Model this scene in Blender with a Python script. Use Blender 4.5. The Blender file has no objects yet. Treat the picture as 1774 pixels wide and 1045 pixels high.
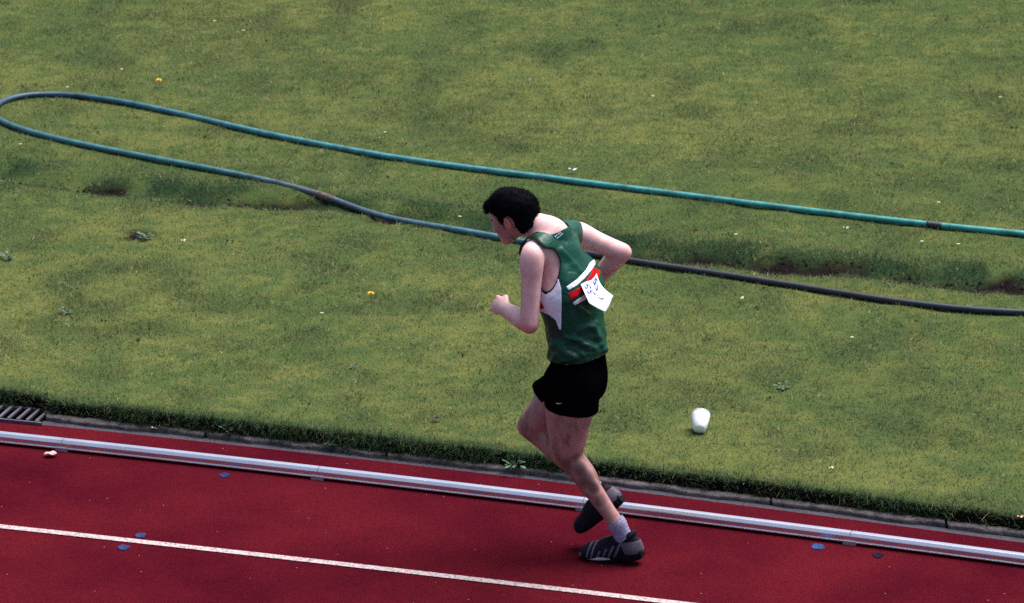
import bpy, math, random
import numpy as np
from mathutils import Vector
from mathutils.bvhtree import BVHTree

random.seed(7)
RNG = np.random.default_rng(11)
scene = bpy.context.scene
COL = scene.collection

# ------------------------------------------------------------------ camera
IMG_W, IMG_H = 1774.0, 1045.0
PITCH = math.radians(18.0)
DIST = 22.0
FPX = 400.0 * DIST                       # focal length in photograph pixels
AIM = np.array([0.0, 0.0, 1.15])
CAM = AIM + DIST * np.array([0.0, -math.cos(PITCH), math.sin(PITCH)])
FWD = np.array([0.0, math.cos(PITCH), -math.sin(PITCH)])
RGT = np.array([1.0, 0.0, 0.0])
UPV = np.array([0.0, math.sin(PITCH), math.cos(PITCH)])
cam_data = bpy.data.cameras.new("camera")
cam = bpy.data.objects.new("camera", cam_data)
COL.objects.link(cam)
cam.location = CAM
cam.rotation_euler = (math.pi / 2 - PITCH, 0, 0)
cam_data.sensor_width = 36.0
cam_data.lens = 36.0 * FPX / IMG_W
cam_data.clip_start = 0.5
cam_data.clip_end = 2000.0
cam_data.dof.use_dof = True
cam_data.dof.focus_distance = 22.2
cam_data.dof.aperture_fstop = 7.0
scene.camera = cam

# ------------------------------------------------------------------ light
SUN_EL = math.radians(66)
SUN_AZ = math.radians(42)               # where the sun stands: measured from +X (right) towards +Y (away)
world = bpy.data.worlds.new("World")
scene.world = world
world.use_nodes = True
wn = world.node_tree
wn.nodes.clear()
w_out = wn.nodes.new("ShaderNodeOutputWorld")
w_bg = wn.nodes.new("ShaderNodeBackground")
w_sky = wn.nodes.new("ShaderNodeTexSky")
w_sky.sky_type = 'NISHITA'
w_sky.sun_disc = False
w_sky.sun_elevation = SUN_EL
w_sky.sun_rotation = math.radians(90) - SUN_AZ
w_sky.air_density = 1.0
w_sky.dust_density = 1.6
w_sky.ozone_density = 1.0
w_bg.inputs[1].default_value = 0.05
wn.links.new(w_sky.outputs[0], w_bg.inputs[0])
wn.links.new(w_bg.outputs[0], w_out.inputs[0])
sun_data = bpy.data.lights.new("sun", 'SUN')
sun_data.energy = 2.5
sun_data.angle = math.radians(44)
sun_data.color = (1.0, 0.955, 0.90)
sun = bpy.data.objects.new("sun", sun_data)
COL.objects.link(sun)
sd = Vector((math.cos(SUN_EL) * math.cos(SUN_AZ), math.cos(SUN_EL) * math.sin(SUN_AZ), math.sin(SUN_EL)))
sun.rotation_euler = sd.to_track_quat('Z', 'Y').to_euler()
sun.location = (6, 4, 12)
scene.view_settings.view_transform = 'Standard'
scene.view_settings.look = 'None'
scene.view_settings.exposure = 1.80
scene.view_settings.gamma = 1.0
scene.view_settings.use_curve_mapping = False
scene.cycles.use_denoising = False            # keep the film-like grain

# ------------------------------------------------------------------ helpers
def unit(v):
    v = np.asarray(v, float)
    return v / np.linalg.norm(v)

def ray(u, v):
    return unit(FWD + RGT * ((u - IMG_W / 2) / FPX) + UPV * ((IMG_H / 2 - v) / FPX))

def gpt(u, v, z=0.0):
    """point of the level plane at height z seen at this place of the photograph"""
    r = ray(u, v)
    return CAM + r * ((z - CAM[2]) / r[2])

def proj(P):
    d = np.asarray(P) - CAM
    w = d @ FWD
    return np.stack([IMG_W / 2 + FPX * (d @ RGT) / w, IMG_H / 2 - FPX * (d @ UPV) / w], -1)

def tag(o, label=None, cat=None, group=None, kind=None):
    if label: o["label"] = label
    if cat: o["category"] = cat
    if group: o["group"] = group
    if kind: o["kind"] = kind
    return o

def empty(name, loc):
    o = bpy.data.objects.new(name, None)
    o.location = loc
    o.empty_display_size = 0.1
    COL.objects.link(o)
    return o

def root_loc(o):
    p = np.zeros(3)
    while o is not None:
        p = p + np.array(o.location)
        o = o.parent
    return p

def mesh_data(name, V, F, mat, smooth=True):
    me = bpy.data.meshes.new(name)
    V = np.asarray(V, np.float32)
    if isinstance(F, np.ndarray):
        n, k = F.shape
        me.vertices.add(len(V)); me.vertices.foreach_set("co", V.ravel())
        me.loops.add(n * k); me.loops.foreach_set("vertex_index", F.astype(np.int32).ravel())
        me.polygons.add(n); me.polygons.foreach_set("loop_start", np.arange(0, n * k, k, dtype=np.int32))
        me.polygons.foreach_set("loop_total", np.full(n, k, np.int32))
        me.update(calc_edges=True)
    else:
        me.from_pydata([tuple(map(float, p)) for p in V], [], F)
    me.polygons.foreach_set("use_smooth", np.full(len(me.polygons), smooth))
    me.update()
    if mat is not None:
        me.materials.append(mat)
    return me

def obj(name, V, F, mat, parent=None, smooth=True, at=None):
    """one mesh object; V in world coordinates, kept local to its parent (or to 'at')"""
    V = np.asarray(V, float)
    if parent is not None:
        V = V - root_loc(parent)
    elif at is not None:
        V = V - np.asarray(at)
    o = bpy.data.objects.new(name, mesh_data(name, V, F, mat, smooth))
    if parent is not None: o.parent = parent
    elif at is not None: o.location = at
    COL.objects.link(o)
    return o

def solid(o, t, offset=-1.0):
    m = o.modifiers.new("thickness", 'SOLIDIFY')
    m.thickness = t; m.offset = offset
    return o

def box(c, s, R=None):
    c = np.asarray(c, float); s = np.asarray(s, float) / 2
    V = np.array([[x, y, z] for x in (-1, 1) for y in (-1, 1) for z in (-1, 1)]) * s
    if R is not None: V = V @ np.asarray(R).T
    F = [(0, 1, 3, 2), (4, 6, 7, 5), (0, 4, 5, 1), (2, 3, 7, 6), (0, 2, 6, 4), (1, 5, 7, 3)]
    return V + c, F

def bevel(o, w, seg=2):
    m = o.modifiers.new("bevel", 'BEVEL'); m.width = w; m.segments = seg
    return o

def catmull(P, n):
    P = np.asarray(P, float)
    Q = np.vstack([2 * P[0] - P[1], P, 2 * P[-1] - P[-2]])
    out = []
    for i in range(1, len(Q) - 2):
        for t in np.linspace(0, 1, n, endpoint=False):
            a, b, c, d = Q[i - 1], Q[i], Q[i + 1], Q[i + 2]
            out.append(.5 * ((2 * b) + (c - a) * t + (2 * a - 5 * b + 4 * c - d) * t * t + (3 * b - a - 3 * c + d) * t ** 3))
    out.append(Q[-2])
    return np.array(out)

def tube(P, r, n=10, cap=True):
    P = np.asarray(P, float)
    r = np.broadcast_to(np.asarray(r, float), (len(P),))
    T = np.gradient(P, axis=0); T /= np.linalg.norm(T, axis=1)[:, None] + 1e-12
    V = []
    ref = np.array([0, 0, 1.0]) if abs(T[0][2]) < .9 else np.array([1.0, 0, 0])
    for p, t, rr in zip(P, T, r):
        a = unit(np.cross(t, ref)); b = np.cross(a, t)
        ref = b if abs(t @ b) < .9 else ref
        for k in range(n):
            w = 2 * math.pi * k / n
            V.append(p + rr * (math.cos(w) * a + math.sin(w) * b))
    F = []
    for i in range(len(P) - 1):
        for k in range(n):
            F.append((i * n + k, i * n + (k + 1) % n, (i + 1) * n + (k + 1) % n, (i + 1) * n + k))
    if cap:
        F.append(tuple(range(n))[::-1]); F.append(tuple(range((len(P) - 1) * n, len(P) * n)))
    return np.array(V), F

# value noise
_LAT = RNG.random((48, 48, 48)).astype(np.float32) * 2 - 1
def noise(P):
    P = np.asarray(P, np.float32)
    i = np.floor(P).astype(np.int32); f = P - i
    f = f * f * (3 - 2 * f); i = i % 48; j = (i + 1) % 48
    x0, y0, z0 = i[..., 0], i[..., 1], i[..., 2]; x1, y1, z1 = j[..., 0], j[..., 1], j[..., 2]
    fx, fy, fz = f[..., 0], f[..., 1], f[..., 2]
    def L(a, b, t): return a + (b - a) * t
    return L(L(L(_LAT[x0, y0, z0], _LAT[x1, y0, z0], fx), L(_LAT[x0, y1, z0], _LAT[x1, y1, z0], fx), fy),
             L(L(_LAT[x0, y0, z1], _LAT[x1, y0, z1], fx), L(_LAT[x0, y1, z1], _LAT[x1, y1, z1], fx), fy), fz)
def fbm(P, o=4):
    P = np.asarray(P, np.float32); s = 0; a = 1; n = 0
    for k in range(o):
        s = s + a * noise(P * 2 ** k + 17.3 * k); n += a; a *= .5
    return s / n
def sstep(a, b, x):
    t = np.clip((np.asarray(x, float) - a) / (b - a), 0, 1)
    return t * t * (3 - 2 * t)

# materials
def mat(name, color, rough=.6, metal=0.0, c2=None, scale=8.0, detail=6.0, bump=0.0, bscale=None, spec=.5,
        lo=.35, hi=.65, sheen=0.0, stretch=None, bdist=.01):
    m = bpy.data.materials.new(name); m.use_nodes = True
    nt = m.node_tree; b = nt.nodes["Principled BSDF"]
    b.inputs["Base Color"].default_value = (*color, 1)
    b.inputs["Roughness"].default_value = rough
    b.inputs["Metallic"].default_value = metal
    b.inputs["Specular IOR Level"].default_value = spec
    if sheen: b.inputs["Sheen Weight"].default_value = sheen
    tc = nt.nodes.new("ShaderNodeTexCoord"); src = tc.outputs["Object"]
    if stretch:
        mp = nt.nodes.new("ShaderNodeMapping"); mp.inputs["Scale"].default_value = stretch
        nt.links.new(src, mp.inputs[0]); src = mp.outputs[0]
    if c2 is not None:
        n = nt.nodes.new("ShaderNodeTexNoise"); n.inputs["Scale"].default_value = scale
        n.inputs["Detail"].default_value = detail; n.inputs["Roughness"].default_value = .65
        nt.links.new(src, n.inputs["Vector"])
        r = nt.nodes.new("ShaderNodeValToRGB")
        r.color_ramp.elements[0].position = lo; r.color_ramp.elements[0].color = (*color, 1)
        r.color_ramp.elements[1].position = hi; r.color_ramp.elements[1].color = (*c2, 1)
        nt.links.new(n.outputs["Fac"], r.inputs[0]); nt.links.new(r.outputs[0], b.inputs["Base Color"])
    if bump:
        n2 = nt.nodes.new("ShaderNodeTexNoise"); n2.inputs["Scale"].default_value = bscale or scale * 4
        n2.inputs["Detail"].default_value = 4
        nt.links.new(src, n2.inputs["Vector"])
        bp = nt.nodes.new("ShaderNodeBump"); bp.inputs["Strength"].default_value = bump
        bp.inputs["Distance"].default_value = bdist
        nt.links.new(n2.outputs["Fac"], bp.inputs["Height"]); nt.links.new(bp.outputs[0], b.inputs["Normal"])
    return m
# ------------------------------------------------------------------ the lines of the place, as curves Y(X) on the ground
XR = 3.2
def curve(pts, z=0.0):
    G = np.array([gpt(u, v, z) for u, v in pts])
    c = np.polyfit(G[:, 0], G[:, 1], 2)
    d = np.polyder(c)
    def f(x):
        x = np.asarray(x, float); xc = np.clip(x, -XR, XR)
        return np.polyval(c, xc) + (x - xc) * np.polyval(d, xc)
    return f
y_line = curve([(0, 913), (400, 957), (800, 1001), (900, 1015), (1168, 1045)])
y_rail = curve([(0, 771), (440, 819), (940, 878), (1100, 897), (1774, 984)])
y_red = curve([(75, 737), (440, 773), (940, 832), (1100, 854), (1774, 940)])
y_strip = curve([(75, 729), (440, 766), (940, 825), (1100, 847), (1774, 932)])
y_grass = curve([(75, 724), (440, 761), (940, 820), (1100, 842), (1774, 926)])
_yg = y_grass
GRATE_X = gpt(66, 733)[0]
def y_grass(x):
    return _yg(x) + .075 * sstep(GRATE_X + .06, GRATE_X - .02, x)      # the turf steps back behind the drain grate
XS = np.unique(np.concatenate([-np.geomspace(4, 150, 9), np.arange(-4, 4.001, .1), np.geomspace(4, 150, 9)]))

def band(y0, y1, z0, z1=None, xs=XS):
    a = np.stack([xs, y0(xs), np.full(len(xs), z0)], 1)
    b = np.stack([xs, y1(xs), np.full(len(xs), z0 if z1 is None else z1)], 1)
    n = len(xs)
    return np.vstack([a, b]), np.array([(i, i + 1, n + i + 1, n + i) for i in range(n - 1)])

# running track, crumb rubber
m_track = bpy.data.materials.new("crumb_rubber"); m_track.use_nodes = True
def track_nodes():
    nt = m_track.node_tree; b = nt.nodes["Principled BSDF"]
    L = nt.links.new
    tc = nt.nodes.new("ShaderNodeTexCoord")
    def nz(s, d, r=.6):
        n = nt.nodes.new("ShaderNodeTexNoise"); n.inputs["Scale"].default_value = s
        n.inputs["Detail"].default_value = d; n.inputs["Roughness"].default_value = r
        L(tc.outputs["Object"], n.inputs["Vector"]); return n
    def ramp(n, a, ca, c, cc):
        r = nt.nodes.new("ShaderNodeValToRGB"); e = r.color_ramp.elements
        e[0].position = a; e[0].color = (*ca, 1); e[1].position = c; e[1].color = (*cc, 1)
        L(n.outputs["Fac"], r.inputs[0]); return r
    def mix(a, c, f=None, mode='MIX', fac=1.0):
        m = nt.nodes.new("ShaderNodeMix"); m.data_type = 'RGBA'; m.blend_type = mode
        m.inputs[0].default_value = fac
        if f is not None: L(f, m.inputs[0])
        L(a, m.inputs[6]); L(c, m.inputs[7]); return m.outputs[2]
    big = ramp(nz(1.1, 6), .35, (.040, .0026, .0068), .68, (.074, .0056, .0096))
    fine = ramp(nz(170, 3, .7), .36, (.30, .28, .40), .64, (1.75, 1.9, 1.75))
    c = mix(big.outputs[0], fine.outputs[0], mode='MULTIPLY')
    mid = ramp(nz(38, 5, .7), .38, (.82, .85, .95), .62, (1.1, 1.1, 1.05))
    c = mix(c, mid.outputs[0], mode='MULTIPLY')
    v = nt.nodes.new("ShaderNodeTexVoronoi"); v.inputs["Scale"].default_value = 11; L(tc.outputs["Object"], v.inputs["Vector"])
    sp = nt.nodes.new("ShaderNodeMath"); sp.operation = 'LESS_THAN'; sp.inputs[1].default_value = .035; L(v.outputs["Distance"], sp.inputs[0])
    grey = nt.nodes.new("ShaderNodeRGB"); grey.outputs[0].default_value = (.22, .13, .13, 1)
    c = mix(c, grey.outputs[0], sp.outputs[0])
    L(c, b.inputs["Base Color"])
    b.inputs["Roughness"].default_value = .95; b.inputs["Specular IOR Level"].default_value = .0
    bp = nt.nodes.new("ShaderNodeBump"); bp.inputs["Strength"].default_value = .6; bp.inputs["Distance"].default_value = .004
    L(nz(260, 3).outputs["Fac"], bp.inputs["Height"]); L(bp.outputs[0], b.inputs["Normal"])
track_nodes()

m_soil = mat("turf_soil", (.075, .055, .028), .95, c2=(.13, .115, .045), scale=18, bump=.6, bscale=60)
m_far = mat("far_turf", (.11, .13, .035), .9, c2=(.2, .19, .05), scale=1.5, bump=.5, bscale=90)
gr = obj("ground", [(-400, -400, -.06), (400, -400, -.06), (400, 400, -.06), (-400, 400, -.06)], [(0, 1, 2, 3)], m_far, smooth=False)
tag(gr, kind="structure")
V, F = band(lambda x: np.full(len(x), -60.0), y_red, 0.0)
tag(obj("running_track", V, F, m_track, smooth=False), kind="structure")
# white lane line, worn
m_line = bpy.data.materials.new("lane_paint"); m_line.use_nodes = True
def line_nodes():
    nt = m_line.node_tree; b = nt.nodes["Principled BSDF"]; L = nt.links.new
    tc = nt.nodes.new("ShaderNodeTexCoord")
    n = nt.nodes.new("ShaderNodeTexNoise"); n.inputs["Scale"].default_value = 75; n.inputs["Detail"].default_value = 5
    n.inputs["Roughness"].default_value = .75; L(tc.outputs["Object"], n.inputs["Vector"])
    r = nt.nodes.new("ShaderNodeValToRGB"); e = r.color_ramp.elements
    e[0].position = .38; e[0].color = (.16, .06, .07, 1); e[1].position = .54; e[1].color = (.36, .31, .31, 1)
    L(n.outputs["Fac"], r.inputs[0]); L(r.outputs[0], b.inputs["Base Color"]); b.inputs["Roughness"].default_value = .8
line_nodes()
V, F = band(lambda x: y_line(x) - .024, lambda x: y_line(x) + .024, .004)
tag(obj("lane_line", V, F, m_line, smooth=False), kind="structure")
m_asph = mat("edge_asphalt", (.014, .013, .022), .9, c2=(.045, .040, .06), scale=60, bump=.6, bscale=200)
V, F = band(y_red, y_strip, -.003, xs=np.concatenate([[GRATE_X + .02], XS[XS > GRATE_X + .05]]))
tag(obj("asphalt_strip", V, F, m_asph, smooth=False), kind="structure")

# broken concrete edging, stone by stone
m_conc = mat("edging_concrete", (.028, .022, .022), .95, c2=(.085, .070, .075), scale=22, lo=.36, hi=.58, bump=.9, bscale=90, bdist=.006)
edging = empty("concrete_edging", (0, float(y_strip(0)), 0))
tag(edging, "rough worn concrete edging between the red track and the grass", "edging")
cuts = [-4.6, -3.9, -3.1]
x0 = gpt(78, 727)[0]
cuts = [x0 + k * .83 + (0.06 * math.sin(5 * k)) for k in range(0, 8)]
for k in range(len(cuts) - 1):
    a, b = cuts[k] + .006, cuts[k + 1] - .006
    xs = np.linspace(a, b, 34)
    wob = .024 * fbm(np.stack([xs * 9, xs * 0 + k, xs * 0], 1), 3)
    rows = []
    for j, (t, z) in enumerate([(0, -.03), (0, .010), (.12, .017), (.5, .020), (1.0, .020), (1.9, .016)]):
        y = y_strip(xs) * (1 - t) + y_grass(xs) * t + (wob if j < 3 else 0)
        zz = z + (.006 * fbm(np.stack([xs * 30, y * 40, xs * 0 + k], 1), 3) if j > 0 else 0)
        rows.append(np.stack([xs, y, np.broadcast_to(zz, xs.shape)], 1))
    n = len(xs)
    F = np.array([(j * n + i, j * n + i + 1, (j + 1) * n + i + 1, (j + 1) * n + i) for j in range(5) for i in range(n - 1)])
    obj("stone", np.vstack(rows), F, m_conc, edging)

# ------------------------------------------------------------------ infield turf
FUR = np.array([gpt(u, v, .078)[:2] for u, v in [(-300, 272), (0, 300), (180, 326), (400, 347), (560, 353), (850, 395), (1100, 434), (1400, 462), (1774, 497), (2100, 530)]])
def furrow_d(X, Y):
    """signed distance in Y from the worn line across the grass"""
    return Y - np.interp(X, FUR[:, 0], FUR[:, 1])
# bare soil patches on that line and elsewhere (photo position, half sizes in m)
def ell(u, v, a, b): g = gpt(u, v, .078); return (g[0], g[1], a, b)
BARE = [ell(185, 326, .10, .07), ell(60, 312, .07, .05), ell(330, 345, .12, .05), ell(395, 348, .10, .06), ell(470, 352, .14, .06), ell(1110, 438, .07, .06), ell(1170, 441, .08, .05),
        ell(1270, 452, .06, .06), ell(1360, 459, .13, .10), ell(1445, 462, .13, .08), ell(1560, 478, .08, .05), ell(1620, 487, .1, .05),
        ell(1720, 492, .12, .08), ell(1770, 500, .1, .08), ell(1210, 446, .12, .05), ell(1310, 456, .1, .07), ell(1410, 466, .2, .05), ell(1670, 490, .16, .06), ell(140, 322, .1, .05), ell(430, 350, .25, .035), ell(690, 378, .10, .07), ell(735, 386, .06, .05), ell(240, 405, .05, .05), ell(1490, 465, .06, .05)]
DARK = [ell(600, 240, .34, .28), ell(200, 140, .22, .3), ell(60, 285, .42, .30), ell(260, 305, .5, .22), ell(450, 335, .4, .2), ell(1560, 600, .42, .26),
        ell(1400, 215, .35, .2), ell(1455, 260, .3, .3), ell(1730, 240, .2, .2), ell(1150, 20, .25, .4), ell(820, 240, .3, .3), ell(870, 190, .25, .3), ell(1180, 425, .3, .22), ell(1600, 470, .35, .15),
        ell(60, 590, .3, .3), ell(1680, 170, .25, .3), ell(430, 100, .35, .5), ell(350, 50, .3, .4), ell(1180, 680, .25, .35), ell(1640, 700, .5, .35), ell(560, 135, .3, .3), ell(620, 530, .2, .16),
        ell(130, 620, .12, .1), ell(1660, 765, .3, .2), ell(980, 350, .25, .2), ell(1420, 90, .2, .2), ell(1300, 735, .08, .06), ell(110, 537, .08, .07), ell(250, 405, .09, .08), ell(870, 420, .25, .15), ell(1560, 370, .1, .1)]
def blobs(lst, X, Y, soft=.7):
    m = np.zeros(np.shape(X)); wob = fbm(np.stack([X * 6, Y * 6, X * 0 + 4], -1), 4) * 1.5
    for (cx, cy, a, b) in lst:
        d = np.hypot((X - cx) / a, (Y - cy) / b) + wob
        m = np.maximum(m, sstep(1 + soft, 1 - soft, d))
    return m
def soil_z(X, Y):
    s = Y - y_grass(X)
    P = np.stack([X, Y, np.zeros_like(X)], -1)
    z = .078 * sstep(-.004, .030, s) + .012 * fbm(P * 1.3, 3) * sstep(0, .6, s) + .006 * fbm(P * 7 + 5, 2)
    fd = furrow_d(X, Y)
    z = z - .030 * np.exp(-(fd / .09) ** 2) + .018 * np.exp(-((fd - .22) / .12) ** 2)
    return z - .018 * blobs(BARE, X, Y, .4)
S = np.concatenate([[0, .008, .018, .03, .045, .07], np.arange(.11, 10.4, .06), 10.4 + np.geomspace(.2, 200, 16)])
XI = np.unique(np.concatenate([-np.geomspace(4.2, 160, 10), np.arange(-4.2, 4.2001, .06), np.geomspace(4.2, 160, 10)]))
GX, GS = np.meshgrid(XI, S)
GY = y_grass(GX) + GS
GZ = soil_z(GX, GY)
GZ[0, :] = -.01
nx, ns = len(XI), len(S)
idx = np.arange(nx * ns).reshape(ns, nx)
F = np.stack([idx[:-1, :-1], idx[:-1, 1:], idx[1:, 1:], idx[1:, :-1]], -1).reshape(-1, 4)
inf = obj("infield", np.stack([GX, GY, GZ], -1).reshape(-1, 3), F, None)
inf["kind"] = "structure"
def colored(name, rough=.7, trans=0.0, bump=0, attr="tint"):
    m = bpy.data.materials.new(name); m.use_nodes = True
    nt = m.node_tree; b = nt.nodes["Principled BSDF"]; L = nt.links.new
    a = nt.nodes.new("ShaderNodeAttribute"); a.attribute_name = attr
    L(a.outputs["Color"], b.inputs["Base Color"]); b.inputs["Roughness"].default_value = rough
    b.inputs["Specular IOR Level"].default_value = .25
    if trans:
        t = nt.nodes.new("ShaderNodeBsdfTranslucent"); L(a.outputs["Color"], t.inputs[0])
        mx = nt.nodes.new("ShaderNodeMixShader"); mx.inputs[0].default_value = trans
        L(b.outputs[0], mx.inputs[1]); L(t.outputs[0], mx.inputs[2]); L(mx.outputs[0], nt.nodes["Material Output"].inputs[0])
    if bump:
        n = nt.nodes.new("ShaderNodeTexNoise"); n.inputs["Scale"].default_value = 90; n.inputs["Detail"].default_value = 5
        bp = nt.nodes.new("ShaderNodeBump"); bp.inputs["Strength"].default_value = bump; bp.inputs["Distance"].default_value = .012
        tc = nt.nodes.new("ShaderNodeTexCoord"); L(tc.outputs["Object"], n.inputs["Vector"])
        L(n.outputs["Fac"], bp.inputs["Height"]); L(bp.outputs[0], b.inputs["Normal"])
    return m
def set_tint(me, C):
    at = me.attributes.new("tint", 'FLOAT_COLOR', 'POINT')
    at.data.foreach_set("color", np.concatenate([C, np.ones((len(C), 1))], 1).astype(np.float32).ravel())
inf.data.materials.append(colored("turf_ground", .95, bump=.8))

YEL = np.array([.156, .174, .054]); MID = np.array([.086, .130, .044]); DRK = np.array([.027, .062, .030])
STR = np.array([.25, .20, .105]); BRN = np.array([.050, .030, .020]); SOIL = np.array([.009, .0055, .0065])
def turf_mix(X, Y):
    P = np.stack([X, Y, np.zeros_like(X)], -1)
    n1 = fbm(P * 1.1, 4); n2 = fbm(P * np.array([4.0, 2.8, 1]) + 31, 4); n3 = fbm(P * 6 + 77, 3); n4 = fbm(P * 22 + 13, 2)
    yel = sstep(-.55, .55, .6 * n1 + .55 * n3 + .9 * n4)
    drk = np.maximum(sstep(.08, .50, n2 + .5 * n3 + .45 * n4) * .50, .44 * blobs(DARK, X, Y, .9) * sstep(-.55, .35, n3))
    fd = furrow_d(X, Y)
    drk = np.maximum(drk, np.exp(-((fd - .1) / .26) ** 2) * sstep(-.45, .1, n3) * .9)
    drk = np.maximum(drk, sstep(.16, .03, Y - y_grass(X)) * .7)
    return yel, drk
fl = np.stack([GX, GY], -1).reshape(-1, 2)
yel, drk = turf_mix(fl[:, 0], fl[:, 1])
bare = blobs(BARE, fl[:, 0], fl[:, 1], .4)
C = (MID * .55) * (1 - yel[:, None]) + (YEL * .6) * yel[:, None]
C = C * (1 - drk[:, None]) + DRK * .5 * drk[:, None]
C = C * (1 - bare[:, None]) + SOIL * bare[:, None]
C[fl[:, 1] - y_grass(fl[:, 0]) < .02] = SOIL * .8
set_tint(inf.data, C)
inf.data.materials[0].node_tree.nodes["Principled BSDF"].inputs["Specular IOR Level"].default_value = 0

def blades(name, X, Y, length, width, lean, C, mat_, ldir=None, z=None):
    n = len(X)
    az = RNG.random(n) * 2 * np.pi if ldir is None else ldir
    la = RNG.random(n) * 2 * np.pi
    base = np.stack([X, Y, (soil_z(X, Y) if z is None else z) - .003], 1)
    h = np.stack([np.cos(az), np.sin(az), np.zeros(n)], 1)
    sd_ = np.stack([np.cos(la), np.sin(la), np.zeros(n)], 1) * (width / 2)[:, None]
    tip = base + h * (length * np.sin(lean))[:, None]; tip[:, 2] += length * np.cos(lean)
    V = np.stack([base - sd_, base + sd_, tip], 1).reshape(-1, 3)
    F = np.arange(3 * n).reshape(n, 3)
    o = obj(name, V, F, mat_, smooth=False)
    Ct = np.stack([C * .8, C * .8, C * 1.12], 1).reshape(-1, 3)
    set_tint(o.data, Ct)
    return o
m_grass = colored("grass_blade", .65, trans=.3)
def make_grass():
    N = 1050000
    Y = RNG.random(N) * 11.0 - .3
    hw = (887 + 170) / FPX * np.hypot(Y + 20.92, 7.9)
    X = (RNG.random(N) * 2 - 1) * hw.max()
    s = Y - y_grass(X)
    keep = (np.abs(X) < hw) & (s > -.006) & (Y < 10.6)
    b_ = blobs(BARE, X, Y, .45)
    keep &= RNG.random(N) > b_ * .97
    X, Y, s = X[keep], Y[keep], s[keep]; n = len(X)
    yel, drk = turf_mix(X, Y)
    r = RNG.random(n)
    y = np.clip(yel + RNG.normal(0, .28, n), 0, 1)[:, None]
    C = MID * (1 - y) + YEL * y
    d = np.clip(drk + RNG.normal(0, .16, n), 0, 1)[:, None]
    C = C * (1 - d) + DRK * d
    P = np.stack([X, Y, X * 0], 1)
    dry = sstep(.05, .5, fbm(P * 3.1 + 9, 3))
    k = r < .08 + .20 * dry * (1 - drk); C[k] = STR
    brn = sstep(.22, .5, fbm(P * 14 + 51, 2)); k = (r > .985 - .30 * brn * (1 - .6 * drk)); C[k] = BRN
    C = C * (1 + RNG.normal(0, .40, n))[:, None].clip(.25, 2.2)
    n5 = noise(P * np.array([48, 40, 1]) + 7); n6 = fbm(P * 20 + 91, 2)
    C = C * (1 + .34 * n5 + .34 * n6).clip(.35, 1.9)[:, None]
    L = RNG.uniform(.011, .024, n) * (1 + .45 * n5).clip(.5, 1.6) * (1 + .5 * drk) * (1 + .25 * fbm(P * 5, 2))
    lean = np.radians(RNG.uniform(20, 80, n)); az = RNG.random(n) * 2 * np.pi
    edge = s < .05
    L[edge] *= RNG.uniform(1.4, 3.0, edge.sum())
    az[edge] = np.where(RNG.random(edge.sum()) < .6, -np.pi / 2 + RNG.normal(0, .6, edge.sum()), az[edge])
    fd = furrow_d(X, Y)
    lg = (np.abs(fd - .12) < .16) & (RNG.random(n) < .25) & (fbm(P * 2.2 + 3, 2) > -.05)
    L[lg] *= RNG.uniform(1.3, 2.4, lg.sum()); lean[lg] *= .6
    W = RNG.uniform(.003, .0055, n)
    # clumps that hang over the cut edge
    m = 26000
    Xe = RNG.random(m) * 6.4 - 3.2; cl = sstep(-.15, .35, fbm(np.stack([Xe * 4, Xe * 0, Xe * 0 + 2], 1), 3))
    q = RNG.random(m) < .25 + .75 * cl; Xe, cl = Xe[q], cl[q]; m = len(Xe)
    Ye = y_grass(Xe) + RNG.uniform(-.012, .03, m)
    X = np.concatenate([X, Xe]); Y = np.concatenate([Y, Ye])
    L = np.concatenate([L, RNG.uniform(.03, .06, m) * (.7 + .6 * cl)]); W = np.concatenate([W, RNG.uniform(.003, .006, m)])
    lean = np.concatenate([lean, np.radians(RNG.uniform(20, 115, m))]); az = np.concatenate([az, -np.pi / 2 + RNG.normal(0, .7, m)])
    ce = DRK * (1 - .5 * cl[:, None] * RNG.random((m, 1))) + MID * .35 * RNG.random((m, 1)); ce[RNG.random(m) < .06] = STR * .7
    C = np.concatenate([C, ce])
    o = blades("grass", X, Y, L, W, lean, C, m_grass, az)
    tag(o, "short mown yellow green grass of the infield", "grass", kind="stuff")
make_grass()

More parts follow.
